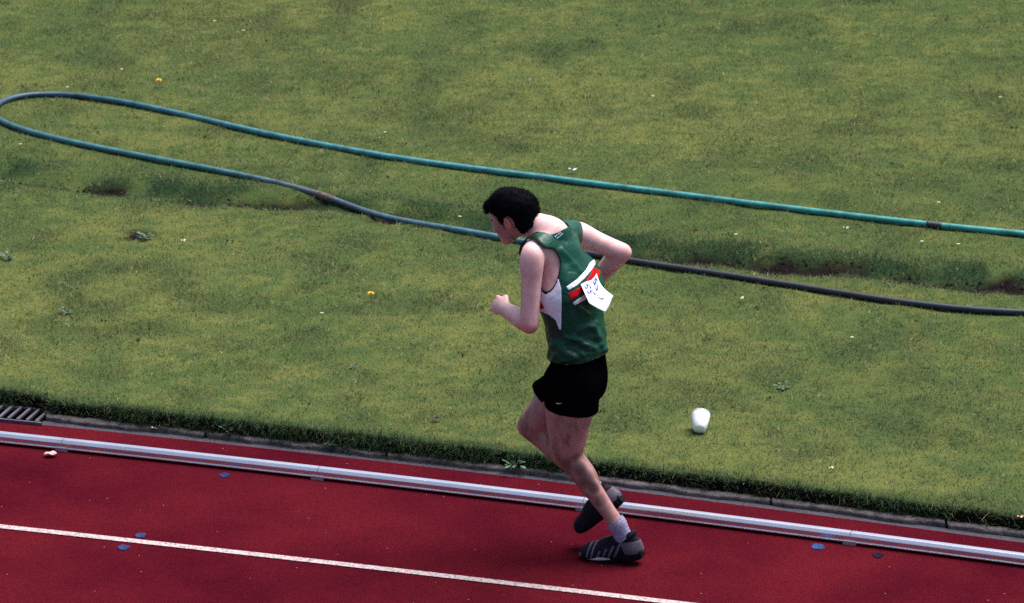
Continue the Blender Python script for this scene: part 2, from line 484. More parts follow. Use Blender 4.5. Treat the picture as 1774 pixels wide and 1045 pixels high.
# crumbs and clods of earth on the bare patches
def make_clods():
    V = []; F = []; C = []
    octa = np.array([(1, 0, 0), (-1, 0, 0), (0, 1, 0), (0, -1, 0), (0, 0, 1), (0, 0, -1)], float)
    fo = np.array([(0, 2, 4), (2, 1, 4), (1, 3, 4), (3, 0, 4), (2, 0, 5), (1, 2, 5), (3, 1, 5), (0, 3, 5)])
    for (cx, cy, a, b) in BARE:
        n = int(5200 * a * b) + 12
        r = np.sqrt(RNG.random(n)) * 1.15; t = RNG.random(n) * 2 * np.pi
        X = cx + a * r * np.cos(t); Y = cy + b * r * np.sin(t); Zs = soil_z(X, Y)
        for x, y, z in zip(X, Y, Zs):
            s = RNG.uniform(.003, .011) * RNG.uniform(.6, 1.2, 3)
            i = len(V) * 6; V.append(octa * s * RNG.uniform(.7, 1.3, (6, 1)) + np.array([x, y, z + s[2] * .3])); F.append(fo + i)
            C.append(np.tile(SOIL * RNG.uniform(.6, 3.2), (6, 1)))
    for _ in range(170):                                  # worm casts and dead bits here and there
        y = RNG.uniform(1.4, 10.2); x = RNG.uniform(-3.3, 3.3)
        for q in range(RNG.integers(1, 5)):
            X = np.array([x + RNG.normal(0, .012)]); Y = np.array([y + RNG.normal(0, .012)]); s = RNG.uniform(.002, .0075, 3)
            i = len(V) * 6; V.append(octa * s * RNG.uniform(.7, 1.3, (6, 1)) + np.array([X[0], Y[0], soil_z(X, Y)[0] + .009])); F.append(fo + i)
            C.append(np.tile(np.array([.020, .013, .011]) * RNG.uniform(.4, 1.8), (6, 1)))
    o = obj("soil_clods", np.vstack(V), np.vstack(F), colored("earth_clod", .95), smooth=False)
    set_tint(o.data, np.vstack(C))
    tag(o, "dark crumbs of earth on the bare patches of the grass", "soil", kind="stuff")
make_clods()
# ------------------------------------------------------------------ aluminium kerb rail
m_alu = mat("aluminium", (.78, .75, .78), .26, .9, c2=(.68, .65, .69), scale=6, bump=.05, bscale=300)
m_alu2 = mat("bracket_metal", (.32, .30, .36), .5, .5, c2=(.24, .22, .28), scale=20)
rail = empty("kerb_rail", (0, float(y_rail(0)), 0))
tag(rail, "low shiny aluminium kerb rail running along the inside of the track", "rail")
PROF = [(-.027, .012), (-.027, .0160), (-.0225, .0180), (-.0220, .0195), (-.0220, .0385), (-.0205, .0425), (-.0110, .0520), (-.0070, .0530), (.0160, .0530), (.0220, .0490), (.0220, .0195), (.0225, .0180), (.027, .0160), (.027, .012)]
def rail_piece(xa, xb, prof, n=26):
    xs = np.linspace(xa, xb, n); ys = y_rail(xs) + .027
    d = np.gradient(ys, xs); nrm = np.stack([-d, np.ones(n)], 1); nrm /= np.linalg.norm(nrm, axis=1)[:, None]
    V = []
    for (o_, z) in prof:
        V.append(np.stack([xs + nrm[:, 0] * o_, ys + nrm[:, 1] * o_, np.full(n, z)], 1))
    V = np.vstack(V); m = len(prof)
    F = [(j * n + i, (j + 1) % m * n + i, (j + 1) % m * n + i + 1, j * n + i + 1) for j in range(m) for i in range(n - 1)]
    F.append(tuple(j * n for j in range(m))[::-1]); F.append(tuple(j * n + n - 1 for j in range(m)))
    return V, F
bx = [gpt(u, v)[0] for u, v in [(110, 780), (553, 829), (1012, 886), (1475, 944)]]
st = (bx[-1] - bx[0]) / 3
bx = [bx[0] - 2 * st, bx[0] - st] + bx + [bx[-1] + st, bx[-1] + 2 * st]
for k in range(len(bx) - 1):
    V, F = rail_piece(bx[k] + .0015, bx[k + 1] - .0015, PROF)
    o = obj("rail_section", V, F, m_alu, rail)
    me = o.data
    o.modifiers.new("edges", 'EDGE_SPLIT').split_angle = math.radians(18)
for k, b in enumerate(bx):
    t = rail_piece(b - .028, b + .028, [(-.0310, .0005), (-.0310, .0185), (-.0290, .0205), (.0290, .0205), (.0310, .0185), (.0310, .0005)], 4)
    o = obj("bracket", t[0], t[1], m_alu2, rail, smooth=False)

# ------------------------------------------------------------------ drain grate beside the edging
m_grate = mat("cast_iron", (.045, .035, .055), .6, .2, c2=(.085, .07, .10), scale=25, bump=.3)
m_pit = mat("drain_pit", (.003, .003, .003), .95, spec=0)
gx1 = gpt(66, 733)[0]; gx0 = gx1 - .75
gw0, gw1 = -.012, .165
grate = empty("drain_grate", (gx1 - .3, float(y_red(gx1 - .3)), 0))
tag(grate, "dark slotted metal drain grate at the left between track and grass", "grate")
def across(x, t, z):
    d = (y_red(x + .01) - y_red(x - .01)) / .02
    nrm = unit([-d, 1, 0])
    return np.array([x, float(y_red(x)), z]) + nrm * t
def strip_box(name, xa, xb, ta, tb, z0, z1, m):
    P = [across(x, t, z) for z in (z0, z1) for x, t in ((xa, ta), (xb, ta), (xb, tb), (xa, tb))]
    F = [(0, 3, 2, 1), (4, 5, 6, 7), (0, 1, 5, 4), (1, 2, 6, 5), (2, 3, 7, 6), (3, 0, 4, 7)]
    return bevel(obj(name, P, F, m, grate, smooth=False), .002)
strip_box("pit", gx0, gx1 + .02, gw0 + .004, gw1 + .0115, -.055, -.045, m_pit)
strip_box("frame_bar", gx0, gx1 + .025, gw0 - .006, gw0 + .006, .0, .016, m_grate)
strip_box("frame_bar", gx0, gx1 + .025, gw1, gw1 + .012, .0, .016, m_grate)
k = 0
xx = gx1
while xx > gx0:
    strip_box("bar", xx - .013, xx, gw0 + .007, gw1 - .001, .007, .020, m_grate)
    xx -= .045
# ------------------------------------------------------------------ hose
HP = [(2500, 478), (2150, 446), (1900, 418), (1774, 404), (1617, 389), (1400, 364), (1200, 340), (1000, 315), (880, 300), (740, 283), (640, 267), (520, 244), (420, 223), (300, 193), (200, 172), (130, 163), (70, 162), (28, 168), (2, 178), (-13, 190), (-12, 201), (3, 211), (28, 222), (75, 236), (150, 253), (250, 271), (340, 289), (450, 312), (550, 336), (590, 346), (640, 360), (690, 374), (760, 389), (860, 407), (950, 425), (1090, 450), (1200, 466), (1300, 482), (1400, 497), (1500, 513), (1600, 526), (1700, 536), (1774, 541), (1950, 552), (2300, 590)]
H0 = np.array([gpt(u, v, .096) for u, v in HP])
hp = catmull(H0, 14)
hp[:, 2] = soil_z(hp[:, 0], hp[:, 1])
def ease(x, n): return np.convolve(np.pad(x, n, mode='reflect', reflect_type='odd'), np.ones(2 * n + 1) / (2 * n + 1), 'valid')
for k in (0, 1): hp[:, k] = ease(ease(hp[:, k], 9), 9)
hp[:, 2] = ease(ease(hp[:, 2], 14), 14) + .017
hose = empty("hose", hp[len(hp) // 2] * np.array([1, 1, 0]) + np.array([0, 0, .05]))
tag(hose, "long teal green garden hose lying in a loop on the grass", "hose")
V, F = tube(hp, .0168, 12)
m_hose = bpy.data.materials.new("hose_rubber"); m_hose.use_nodes = True
def hose_nodes():
    nt = m_hose.node_tree; b = nt.nodes["Principled BSDF"]; L = nt.links.new
    a = nt.nodes.new("ShaderNodeAttribute"); a.attribute_name = "tint"
    tc = nt.nodes.new("ShaderNodeTexCoord")
    n = nt.nodes.new("ShaderNodeTexNoise"); n.inputs["Scale"].default_value = 13; n.inputs["Detail"].default_value = 8; n.inputs["Roughness"].default_value = .7
    L(tc.outputs["Object"], n.inputs["Vector"])
    r = nt.nodes.new("ShaderNodeValToRGB"); e = r.color_ramp.elements
    e[0].position = .3; e[0].color = (.34, .32, .34, 1); e[1].position = .65; e[1].color = (1.12, 1.1, 1.05, 1)
    L(n.outputs["Fac"], r.inputs[0])
    m = nt.nodes.new("ShaderNodeMix"); m.data_type = 'RGBA'; m.blend_type = 'MULTIPLY'; m.inputs[0].default_value = 1
    L(a.outputs["Color"], m.inputs[6]); L(r.outputs[0], m.inputs[7]); L(m.outputs[2], b.inputs["Base Color"])
    b.inputs["Roughness"].default_value = .5; b.inputs["Specular IOR Level"].default_value = .35
hose_nodes()
o = obj("tube", V, F, m_hose, hose)
# the far strand is clean teal; the near strand is dirty and grey, darkest at the right end
TC = [(0, (.035, .235, .22)), (5, (.035, .235, .22)), (9, (.04, .20, .22)), (12, (.04, .17, .20)), (15, (.020, .075, .12)), (18, (.014, .042, .085)), (22, (.03, .11, .14)), (26, (.04, .15, .17)), (28, (.06, .075, .10)), (30, (.05, .085, .12)), (33, (.05, .15, .19)), (34.5, (.018, .020, .032)), (38, (.015, .016, .028)), (41, (.012, .022, .036)), (50, (.012, .020, .036))]
par = np.repeat(np.linspace(0, len(HP) - 1, len(hp)), 12)
C = np.stack([np.interp(par, [t for t, _ in TC], [c[k] for _, c in TC]) for k in range(3)], 1)
set_tint(o.data, C * np.array([1.1, 1.12, 1.16]))
m_tape = mat("black_tape", (.012, .014, .022), .5)
def band_on_hose(name, u0, u1, lo, hi, r, m, far):
    uv = proj(hp); half = len(hp) * 19 // (len(HP) - 1)
    ids = [i for i in range(len(hp)) if lo <= uv[i, 0] <= hi and ((i < half) == far)]
    P = hp[ids[0]:ids[-1] + 1]
    if len(P) < 3: P = catmull(hp[ids[0] - 1:ids[-1] + 2], 4)
    V, F = tube(P, r, 14)
    return obj(name, V, F, m, hose)
band_on_hose("tape_band", 0, 0, 1606, 1630, .0182, m_tape, True)
band_on_hose("coupling", 0, 0, 548, 582, .0195, mat("dirty_coupling", (.05, .03, .028), .9, c2=(.13, .10, .09), scale=40, bump=.8, bscale=90), False)

# ------------------------------------------------------------------ things lying about
def lathe(prof, n=28):
    V = [(r * math.cos(2 * math.pi * k / n), r * math.sin(2 * math.pi * k / n), z) for r, z in prof for k in range(n)]
    F = [(j * n + k, j * n + (k + 1) % n, (j + 1) * n + (k + 1) % n, (j + 1) * n + k) for j in range(len(prof) - 1) for k in range(n)]
    F.append(tuple(range(n))[::-1])
    return np.array(V), F
def on_grass(u, v):
    g = gpt(u, v, .08)
    return np.array([g[0], g[1], float(soil_z(np.array([g[0]]), np.array([g[1]]))[0])])
# paper cup, tipped, its wide mouth away from the camera and raised
m_cup = mat("white_paper", (.84, .84, .86), .5)
def make_cup():
    base = on_grass(1211, 747)
    cup = empty("paper_cup", base)
    tag(cup, "white paper cup lying on the grass right of the runner", "cup")
    wall = [(.010, -.002), (.019, 0), (.0245, .004), (.0300, .034), (.0350, .064), (.0360, .076)]
    V, F = lathe(wall)
    rim_p = [(.0360 + .0022 * math.cos(a), .076 + .0022 * math.sin(a)) for a in np.linspace(0, 2 * math.pi, 9)]
    V2, F2 = lathe(rim_p); F2 = F2[:-1]
    tilt = math.radians(-60)
    R = np.array([[1, 0, 0], [0, math.cos(tilt), -math.sin(tilt)], [0, math.sin(tilt), math.cos(tilt)]])
    rz = math.radians(-6); Rz = np.array([[math.cos(rz), -math.sin(rz), 0], [math.sin(rz), math.cos(rz), 0], [0, 0, 1]])
    V = V * 1.22; V2 = V2 * 1.22
    off = base + np.array([0, -.060, .024])
    solid(obj("cup_wall", (V @ R.T) @ Rz.T + off, F, m_cup, cup), .0012)
    obj("rim", (V2 @ R.T) @ Rz.T + off, F2, m_cup, cup)
make_cup()

m_pet = mat("yellow_petal", (.80, .50, .01), .6)
m_stem = mat("stem_green", (.06, .14, .03), .7)
def flower(u, v, label, s=1.0, col=None):
    b = on_grass(u, v + 15)
    f = empty("dandelion", b)
    tag(f, label, "flower", "yellow flowers in the grass")
    P = catmull([b, b + [0.004, 0, .02], b + [.002, -.004, .040]], 4)
    V, F = tube(P, .0016, 6); obj("stem", V, F, m_stem, f)
    V = []; F = []
    c = P[-1]
    for ring, (n, el, ln) in enumerate([(16, 15, .017), (13, 38, .015), (9, 62, .011)]):
        for k in range(n):
            a = 2 * math.pi * (k + .5 * ring) / n; e = math.radians(el + random.uniform(-8, 8))
            d = np.array([math.cos(a) * math.cos(e), math.sin(a) * math.cos(e), math.sin(e)]); w = np.array([-math.sin(a), math.cos(a), 0]) * .0028
            i = len(V); V += [c - w * .4, c + w * .4, c + d * ln * s * .8 + w, c + d * ln * s, c + d * ln * s * .8 - w]
            F.append((i, i + 1, i + 2, i + 3, i + 4))
    obj("petals", V, F, m_pet, f, smooth=False)
flower(275, 136, "orange yellow dandelion in the grass above the far hose loop", 1.1)
flower(642, 505, "bright yellow dandelion in the grass left of the runner's fist", 1.05)

m_white = mat("daisy_white", (.5, .5, .52), .8)
m_disk = mat("daisy_yellow", (.7, .42, .02), .7)
def daisy(u, v, label):
    b = on_grass(u, v + 12); c = b + np.array([0, 0, .034])
    d = empty("daisy", b); tag(d, label, "daisy", "white daisies in the grass")
    V, F = tube([b, b + [0.001, 0, .018], c], .0011, 5); obj("stem", V, F, m_stem, d)
    V = []; F = []
    for k in range(13):
        a = 2 * math.pi * k / 13; e = np.array([math.cos(a), math.sin(a), .35]); w = np.array([-math.sin(a), math.cos(a), 0]) * .0021
        i = len(V); V += [c - w * .5, c + w * .5, c + e * .0070 + w, c + e * .0085, c + e * .0070 - w]; F.append((i, i + 1, i + 2, i + 3, i + 4))
    obj("petals", V, F, m_white, d, smooth=False)
    V, F = lathe([(.0035, .0), (.003, .002), (.0008, .003)], 8); obj("disk", V + c + [0, 0, .0015], F, m_disk, d)
DAISY = [(797, 368, "white daisy in front of the runner's face above the near hose"), (117, 147, "white daisy just above the far hose near the left edge"), (211, 117, "white daisy left of the orange dandelion, upper left"),
         (422, 50, "white daisy near the top left of the grass"), (36, 248, "white daisy below the near hose at the left edge"), (1131, 163, "white daisy alone on the upper middle grass"), (1626, 348, "white daisy above the black tape band of the hose"),
         (1660, 420, "white daisy below the hose at the right, the right one of two"), (1597, 416, "white daisy below the hose at the right, the left one of two"), (1275, 408, "white daisy between the two hose strands right of the elbow"), (1476, 583, "white daisy below the near hose on the darker patch"),
         (558, 541, "small white daisy down left of the yellow dandelion"), (1733, 165, "white daisy on the grass at the upper right edge"), (372, 32, "pale small daisy nearest the top left edge of the grass"), (667, 228, "pale daisy just above the far hose in the middle left")]
for a in DAISY: daisy(*a)

def leaf(name, u, v, label, col, col2, ln, wd, yaw, cat="leaf", curl=.3, group="fallen leaves on the grass", ground=False, lift=.02):
    b = gpt(u, v, .004) if ground else on_grass(u, v + 8)
    z = b[2] + (.006 if ground else lift)
    V = []; F = []; n = 8
    for i in range(n + 1):
        t = i / n; w = wd * math.sin(math.pi * (t * .92 + .04)) ** .8 / 2
        for sgn, k in ((-1, 0), (0, 1), (1, 2)):
            V.append((ln * (t - .5), sgn * w, curl * ln * (t - .5) ** 2 * 2 + abs(sgn) * w * .45 + .004 * math.sin(9 * t + sgn)))
    for i in range(n):
        for k in range(2): F.append((i * 3 + k, i * 3 + k + 1, i * 3 + k + 4, i * 3 + k + 3))
    V = np.array(V); c, s = math.cos(yaw), math.sin(yaw)
    V = V @ np.array([[c, -s, 0], [s, c, 0], [0, 0, 1]]).T + np.array([b[0], b[1], z])
    o = obj(name, V, F, mat(name + "_surface", col, .7, c2=col2, scale=40), at=b)
    solid(o, .0008)
    return tag(o, label, cat, group)
leaf("fallen_leaf", 757, 722, "curled dark brown leaf on the grass left of the runner's knee", (.02, .007, .005), (.05, .02, .01), .042, .026, .3)
leaf("fallen_leaf", 103, 90, "dark brown leaf on the grass at the upper left", (.05, .02, .015), (.09, .05, .03), .045, .03, -.2)
leaf("fallen_leaf", 1310, 282, "brown leaf on the grass above the far hose at the right", (.08, .04, .02), (.12, .07, .03), .035, .02, .2)
leaf("fallen_leaf", 1285, 515, "narrow pale straw leaf below the near hose right of the elbow", (.45, .36, .2), (.55, .5, .3), .04, .012, 1.1)
leaf("fallen_leaf", 1466, 393, "pale bleached leaf between the hose strands at the right", (.5, .4, .28), (.3, .2, .13), .035, .018, .2)
leaf("fallen_leaf", 1440, 811, "pale tan leaf on the grass right of the paper cup", (.6, .38, .22), (.7, .55, .35), .026, .016, .5)
leaf("fallen_leaf", 1768, 886, "pinkish tan leaf on the grass edge at the right margin", (.6, .30, .2), (.7, .45, .3), .03, .016, .1)
leaf("fallen_leaf", 318, 414, "pale pink leaf on the grass between near hose and dandelion", (.6, .36, .28), (.7, .5, .38), .026, .018, .3)
leaf("fallen_leaf", 993, 293, "silvery pale leaf beside the far hose above the runner", (.45, .44, .5), (.6, .6, .62), .05, .016, 0)
leaf("litter_scrap", 270, 745, "white and yellow scrap of litter on the concrete edging", (.75, .72, .66), (.7, .42, .08), .045, .022, .6, "litter", .5, None, True)
leaf("litter_scrap", 88, 790, "torn pink white paper scrap on the red track by the rail", (.34, .17, .18), (.5, .32, .32), .062, .045, .1, "litter", .05, None, True)

# small broad leaved weeds
m_weed = mat("weed_leaf", (.014, .048, .017), .6, c2=(.026, .075, .024), scale=60)
def weed(u, v, label, n, size, on_edge=False, up=.5):
    b = gpt(u, v, .03) if on_edge else on_grass(u, v + 6)
    if not on_edge: b = b + [0, 0, .01]
    w = empty("weed", b); tag(w, label, "weed", "small weeds")
    n = int(n * 1.8); size *= .62
    for k in range(n):
        a = 2 * math.pi * k / n * 3.3 + random.uniform(-.4, .4); e = random.uniform(.15, up + .35); ln = size * random.uniform(.6, 1.15)
        d = np.array([math.cos(a) * math.cos(e), math.sin(a) * math.cos(e), math.sin(e)]); s = np.array([-math.sin(a), math.cos(a), 0]); q = np.cross(d, s)
        st_ = b + d * ln * random.uniform(.0, 1.5)
        V = []; F = []
        for i in range(6):
            t = i / 5; wd = ln * .30 * math.sin(math.pi * (.06 + .9 * t)) ** .7
            c = st_ + d * ln * t - np.array([0, 0, ln * .35 * t * t])
            V += [c - s * wd + q * wd * -.25, c, c + s * wd + q * wd * -.25]
        for i in range(5):
            for j in range(2): F.append((i * 3 + j, i * 3 + j + 1, i * 3 + j + 4, i * 3 + j + 3))
        obj("leaf", V, F, m_weed, w)
weed(888, 806, "leafy green weed on the grass edge left of the runner's knee", 16, .055, True)
weed(396, 748, "leafy weed growing over the concrete edging at the left", 11, .04, True)
weed(38, 696, "bright green weed leaf cluster beside the drain grate", 7, .035, True)
weed(65, 731, "tiny yellow green sprout at the corner of the drain grate", 5, .016, True)
weed(1355, 668, "grey green weed rosette on the grass above the paper cup", 12, .04)
weed(250, 408, "dark green weed clump on the grass below the near hose", 16, .045)
weed(12, 441, "dark green weed clump at the left edge of the grass", 12, .045)
weed(113, 538, "low dark weed patch on the left grass", 10, .035)
weed(612, 632, "small dark weed on the grass above the runner's track side", 7, .03)
weed(575, 770, "flat weed on the grass edge above the kerb bracket", 9, .03, True)

# painted survey spots on the track
def spot(u, v, a, b, col, label):
    g = gpt(u, v, .004); n = 18
    V = [(g[0] + a * math.cos(t) * (1 + .12 * math.sin(3 * t + u)), g[1] + b * math.sin(t) * (1 + .15 * math.cos(4 * t + v)), .004) for t in np.linspace(0, 2 * math.pi, n, endpoint=False)]
    V += [(x, y, .0005) for x, y, z in V]
    F = [tuple(range(n))] + [(i, n + i, n + (i + 1) % n, (i + 1) % n) for i in range(n)]
    o = obj("paint_spot", V, F, mat("spot_paint", tuple(c * .32 for c in col), .9, c2=tuple(c * .14 for c in col), scale=70, spec=.05), at=(g[0], g[1], 0), smooth=False)
    tag(o, label, "paint mark", "painted spots on the track")
BL = (.09, .14, .42)
spot(389, 823, .025, .03, (.07, .09, .30), "blue paint spot on the red track under the rail, left half")
spot(1417, 946.5, .028, .035, (.10, .20, .55), "bright blue paint spot on the red track under the rail, right half")
spot(244, 927, .024, .03, BL, "blue paint spot just above the white lane line")
spot(214, 948, .026, .03, BL, "blue paint spot just below the white lane line")
spot(1521, 961.5, .024, .03, (.04, .02, .07), "dark purple paint spot on the red track at the right")
# ------------------------------------------------------------------ implicit surfaces for the runner
class Field:
    def __init__(s, lo, hi, h):
        s.lo = np.asarray(lo, float); s.h = h
        s.n = np.ceil((np.asarray(hi) - s.lo) / h).astype(int) + 1
        s.a = np.full(s.n, 1.0, np.float32)
    rs = 1.0
    def region(s, lo, hi):
        i0 = np.clip(np.floor((lo - s.lo) / s.h).astype(int), 0, s.n); i1 = np.clip(np.ceil((hi - s.lo) / s.h).astype(int) + 1, 0, s.n)
        sl = tuple(slice(a, b) for a, b in zip(i0, i1))
        ax = [s.lo[k] + s.h * np.arange(i0[k], i1[k]) for k in range(3)]
        return sl, np.stack(np.meshgrid(*ax, indexing='ij'), -1).astype(np.float32)
    def put(s, fn, lo, hi, k, sub=False, pad=.045):
        sl, P = s.region(np.asarray(lo) - k - pad, np.asarray(hi) + k + pad)
        if 0 in P.shape[:3]: return
        d = fn(P).astype(np.float32); a = s.a[sl]
        if sub:
            d = -d; m = np.maximum(a, d)
            if k > 0: q = np.maximum(k - np.abs(a - d), 0) / k; m = m + q * q * k / 4
        else:
            m = np.minimum(a, d)
            if k > 0: q = np.maximum(k - np.abs(a - d), 0) / k; m = m - q * q * k / 4
        s.a[sl] = m
    def cone(s, a, b, ra, rb, k=.02, flat=None, ff=1.0, sub=False):
        ra *= s.rs; rb *= s.rs; a = np.asarray(a, float); b = np.asarray(b, float); ab = b - a; L2 = ab @ ab + 1e-12
        def fn(P):
            q = P - a; t = np.clip((q @ ab) / L2, 0, 1); q = q - t[..., None] * ab
            if flat is not None:
                q = q + (q @ flat)[..., None] * (flat * (ff - 1))
            return np.sqrt((q * q).sum(-1)) - (ra + (rb - ra) * t)
        r = max(ra, rb); s.put(fn, np.minimum(a, b) - r, np.maximum(a, b) + r, k, sub)
    def chain(s, pts, k=.02, flat=None, ff=1.0):
        for (a, ra), (b, rb) in zip(pts[:-1], pts[1:]): s.cone(a, b, ra, rb, k, flat, ff)
    def ell(s, c, axes, r, k=.02, sub=False):
        c = np.asarray(c, float); a0 = unit(axes[0]); a1 = unit(np.asarray(axes[1]) - a0 * (np.asarray(axes[1]) @ a0)); A = np.stack([a0, a1, np.cross(a0, a1)], 1); r = np.asarray(r, float) * s.rs
        def fn(P):
            q = (P - c) @ A; k0 = np.sqrt(((q / r) ** 2).sum(-1)); k1 = np.sqrt(((q / r ** 2) ** 2).sum(-1)) + 1e-9
            return k0 * (k0 - 1) / k1
        R = r.max(); s.put(fn, c - R, c + R, k, sub)
    def mesh(s, smooth=1, level=0.0):
        a = s.a - level if level else s.a
        S = a < 0
        c = sum(S[i:S.shape[0] - 1 + i, j:S.shape[1] - 1 + j, k:S.shape[2] - 1 + k].astype(np.int8) for i in (0, 1) for j in (0, 1) for k in (0, 1))
        cells = np.argwhere((c > 0) & (c < 8)); n = len(cells)
        off = np.array([[i, j, k] for i in (0, 1) for j in (0, 1) for k in (0, 1)])
        val = np.stack([a[tuple((cells + o).T)] for o in off], 1)
        acc = np.zeros((n, 3)); cnt = np.zeros(n)
        for p in range(8):
            for q in range(p + 1, 8):
                if np.abs(off[p] - off[q]).sum() != 1: continue
                m = (val[:, p] < 0) != (val[:, q] < 0)
                t = val[m, p] / (val[m, p] - val[m, q])
                acc[m] += off[p] + t[:, None] * (off[q] - off[p]); cnt[m] += 1
        V = (cells + acc / cnt[:, None]) * s.h + s.lo
        ix = np.full(c.shape, -1, np.int32); ix[tuple(cells.T)] = np.arange(n)
        Q = []
        for ax in range(3):
            b1, b2 = (ax + 1) % 3, (ax + 2) % 3
            A0 = np.take(S, range(S.shape[ax] - 1), ax); A1 = np.take(S, range(1, S.shape[ax]), ax)
            e = np.argwhere(A0 != A1)
            ok = (e[:, b1] > 0) & (e[:, b2] > 0) & (e[:, b1] < c.shape[b1]) & (e[:, b2] < c.shape[b2]); e = e[ok]
            u = np.zeros(3, int); u[b1] = 1; w = np.zeros(3, int); w[b2] = 1
            q = np.stack([ix[tuple((e - u - w).T)], ix[tuple((e - w).T)], ix[tuple(e.T)], ix[tuple((e - u).T)]], 1)
            fl = ~S[tuple(e.T)]
            q[fl] = q[fl][:, ::-1]; Q.append(q)
        Q = np.vstack(Q); Q = Q[(Q >= 0).all(1)]
        for _ in range(smooth):
            sm = np.zeros_like(V); ct = np.zeros(len(V))
            for i in range(4):
                for j in (1, 3):
                    np.add.at(sm, Q[:, i], V[Q[:, (i + j) % 4]]); np.add.at(ct, Q[:, i], 1)
            V = .5 * V + .5 * sm / np.maximum(ct, 1)[:, None]
        return V, Q

def tris(Q): return np.vstack([Q[:, [0, 1, 2]], Q[:, [0, 2, 3]]]) if Q.shape[1] == 4 else Q
def normals(V, T):
    n = np.cross(V[T[:, 1]] - V[T[:, 0]], V[T[:, 2]] - V[T[:, 0]]); N = np.zeros_like(V)
    for i in range(3): np.add.at(N, T[:, i], n)
    return N / (np.linalg.norm(N, axis=1)[:, None] + 1e-12)
def clip(V, T, f):
    """keep the part of a triangle mesh where f <= 0"""
    f = np.asarray(f, float).copy(); f[np.abs(f) < 1e-7] = -1e-7
    inside = f < 0; c = inside[T].sum(1)
    out = [T[c == 3]]; NV = []; edge = {}; nT = []
    def cut(a, b):
        k = (a, b) if a < b else (b, a)
        if k not in edge:
            t = f[k[0]] / (f[k[0]] - f[k[1]]); edge[k] = len(V) + len(NV); NV.append(V[k[0]] + t * (V[k[1]] - V[k[0]]))
        return edge[k]
    for t in T[(c == 1) | (c == 2)]:
        a, b, d = (int(x) for x in t); s = (inside[a], inside[b], inside[d])
        if sum(s) == 1:
            while not inside[a]: a, b, d = b, d, a
            nT.append((a, cut(a, b), cut(a, d)))
        else:
            while inside[a]: a, b, d = b, d, a
            p, q = cut(a, b), cut(a, d); nT += [(p, b, d), (p, d, q)]
    if nT: out.append(np.array(nT))
    T2 = np.vstack(out); V2 = np.vstack([V, np.array(NV)]) if NV else V
    used = np.unique(T2); re = np.full(len(V2), -1); re[used] = np.arange(len(used))
    return V2[used], re[T2]
def poly_field(px, poly):
    """signed distance (pixels) to a polygon, negative inside"""
    poly = np.asarray(poly, float); d = np.full(len(px), 1e9); ins = np.zeros(len(px), bool)
    for a, b in zip(poly, np.roll(poly, -1, 0)):
        ab = b - a; t = np.clip(((px - a) @ ab) / (ab @ ab), 0, 1)
        d = np.minimum(d, np.linalg.norm(px - a - t[:, None] * ab, axis=1))
        cr = ((a[1] > px[:, 1]) != (b[1] > px[:, 1])) & (px[:, 0] < (b[0] - a[0]) * (px[:, 1] - a[1]) / (b[1] - a[1] + 1e-12) + a[0])
        ins ^= cr
    return np.where(ins, -d, d)

# ------------------------------------------------------------------ the runner's skeleton
AZ = math.radians(21)
H = np.array([-math.cos(AZ), math.sin(AZ), 0]); LAT = np.array([-math.sin(AZ), -math.cos(AZ), 0]); Z = np.array([0, 0, 1.0])
BALL = gpt(1041, 968)
P0 = BALL - LAT * .05
def J(u, v, l):
    r = ray(u, v); return CAM + r * (((P0 + LAT * l - CAM) @ LAT) / (r @ LAT))
def frame(az, pitch, roll=0.0):
    """forward, left, up of a body segment; pitch > 0 leans forward"""
    f0 = np.array([-math.cos(az), math.sin(az), 0]); l = np.array([-math.sin(az), -math.cos(az), 0])
    f = f0 * math.cos(pitch) - Z * math.sin(pitch); u = f0 * math.sin(pitch) + Z * math.cos(pitch)
    if roll: l, u = l * math.cos(roll) - u * math.sin(roll), u * math.cos(roll) + l * math.sin(roll)
    return f, l, u
PF, PL, PU = frame(AZ, math.radians(4))
CF, CL, CU = frame(math.radians(31), math.radians(24))
HF, HL, HU = frame(math.radians(31), math.radians(28))
HS = .93; HF = HF * HS; HL = HL * HS; HU = HU * HS        # head size
pel = J(1000, 652, 0); lum = J(1000, 598, 0); t8 = J(986, 508, 0); t1 = J(957, 420, 0)
hipL = pel + PL * .085 - PU * .01; hipR = pel - PL * .085 - PU * .01
kneL = J(982, 785, .075); ankL = J(1069, 908, .06)
kneR = J(920, 738, -.085); ankR = J(1021, 838, -.06)
shL = t1 + CL * .175 - CU * .01; shR = t1 - CL * .178 + CU * .0
elL = J(917, 560, .205)
wrL = elL + np.array([-.106, .180, .005])
elR = J(1076, 437, -.27)
wrR = elR + np.array([-.115, .115, -.175])
hc = J(888, 367, .0)
nb = t1 + CU * .035 - CF * .005                 # neck base

person = empty("person", [pel[0], pel[1], 0])
tag(person, "runner in green vest and black shorts jogging left along the red track", "person")

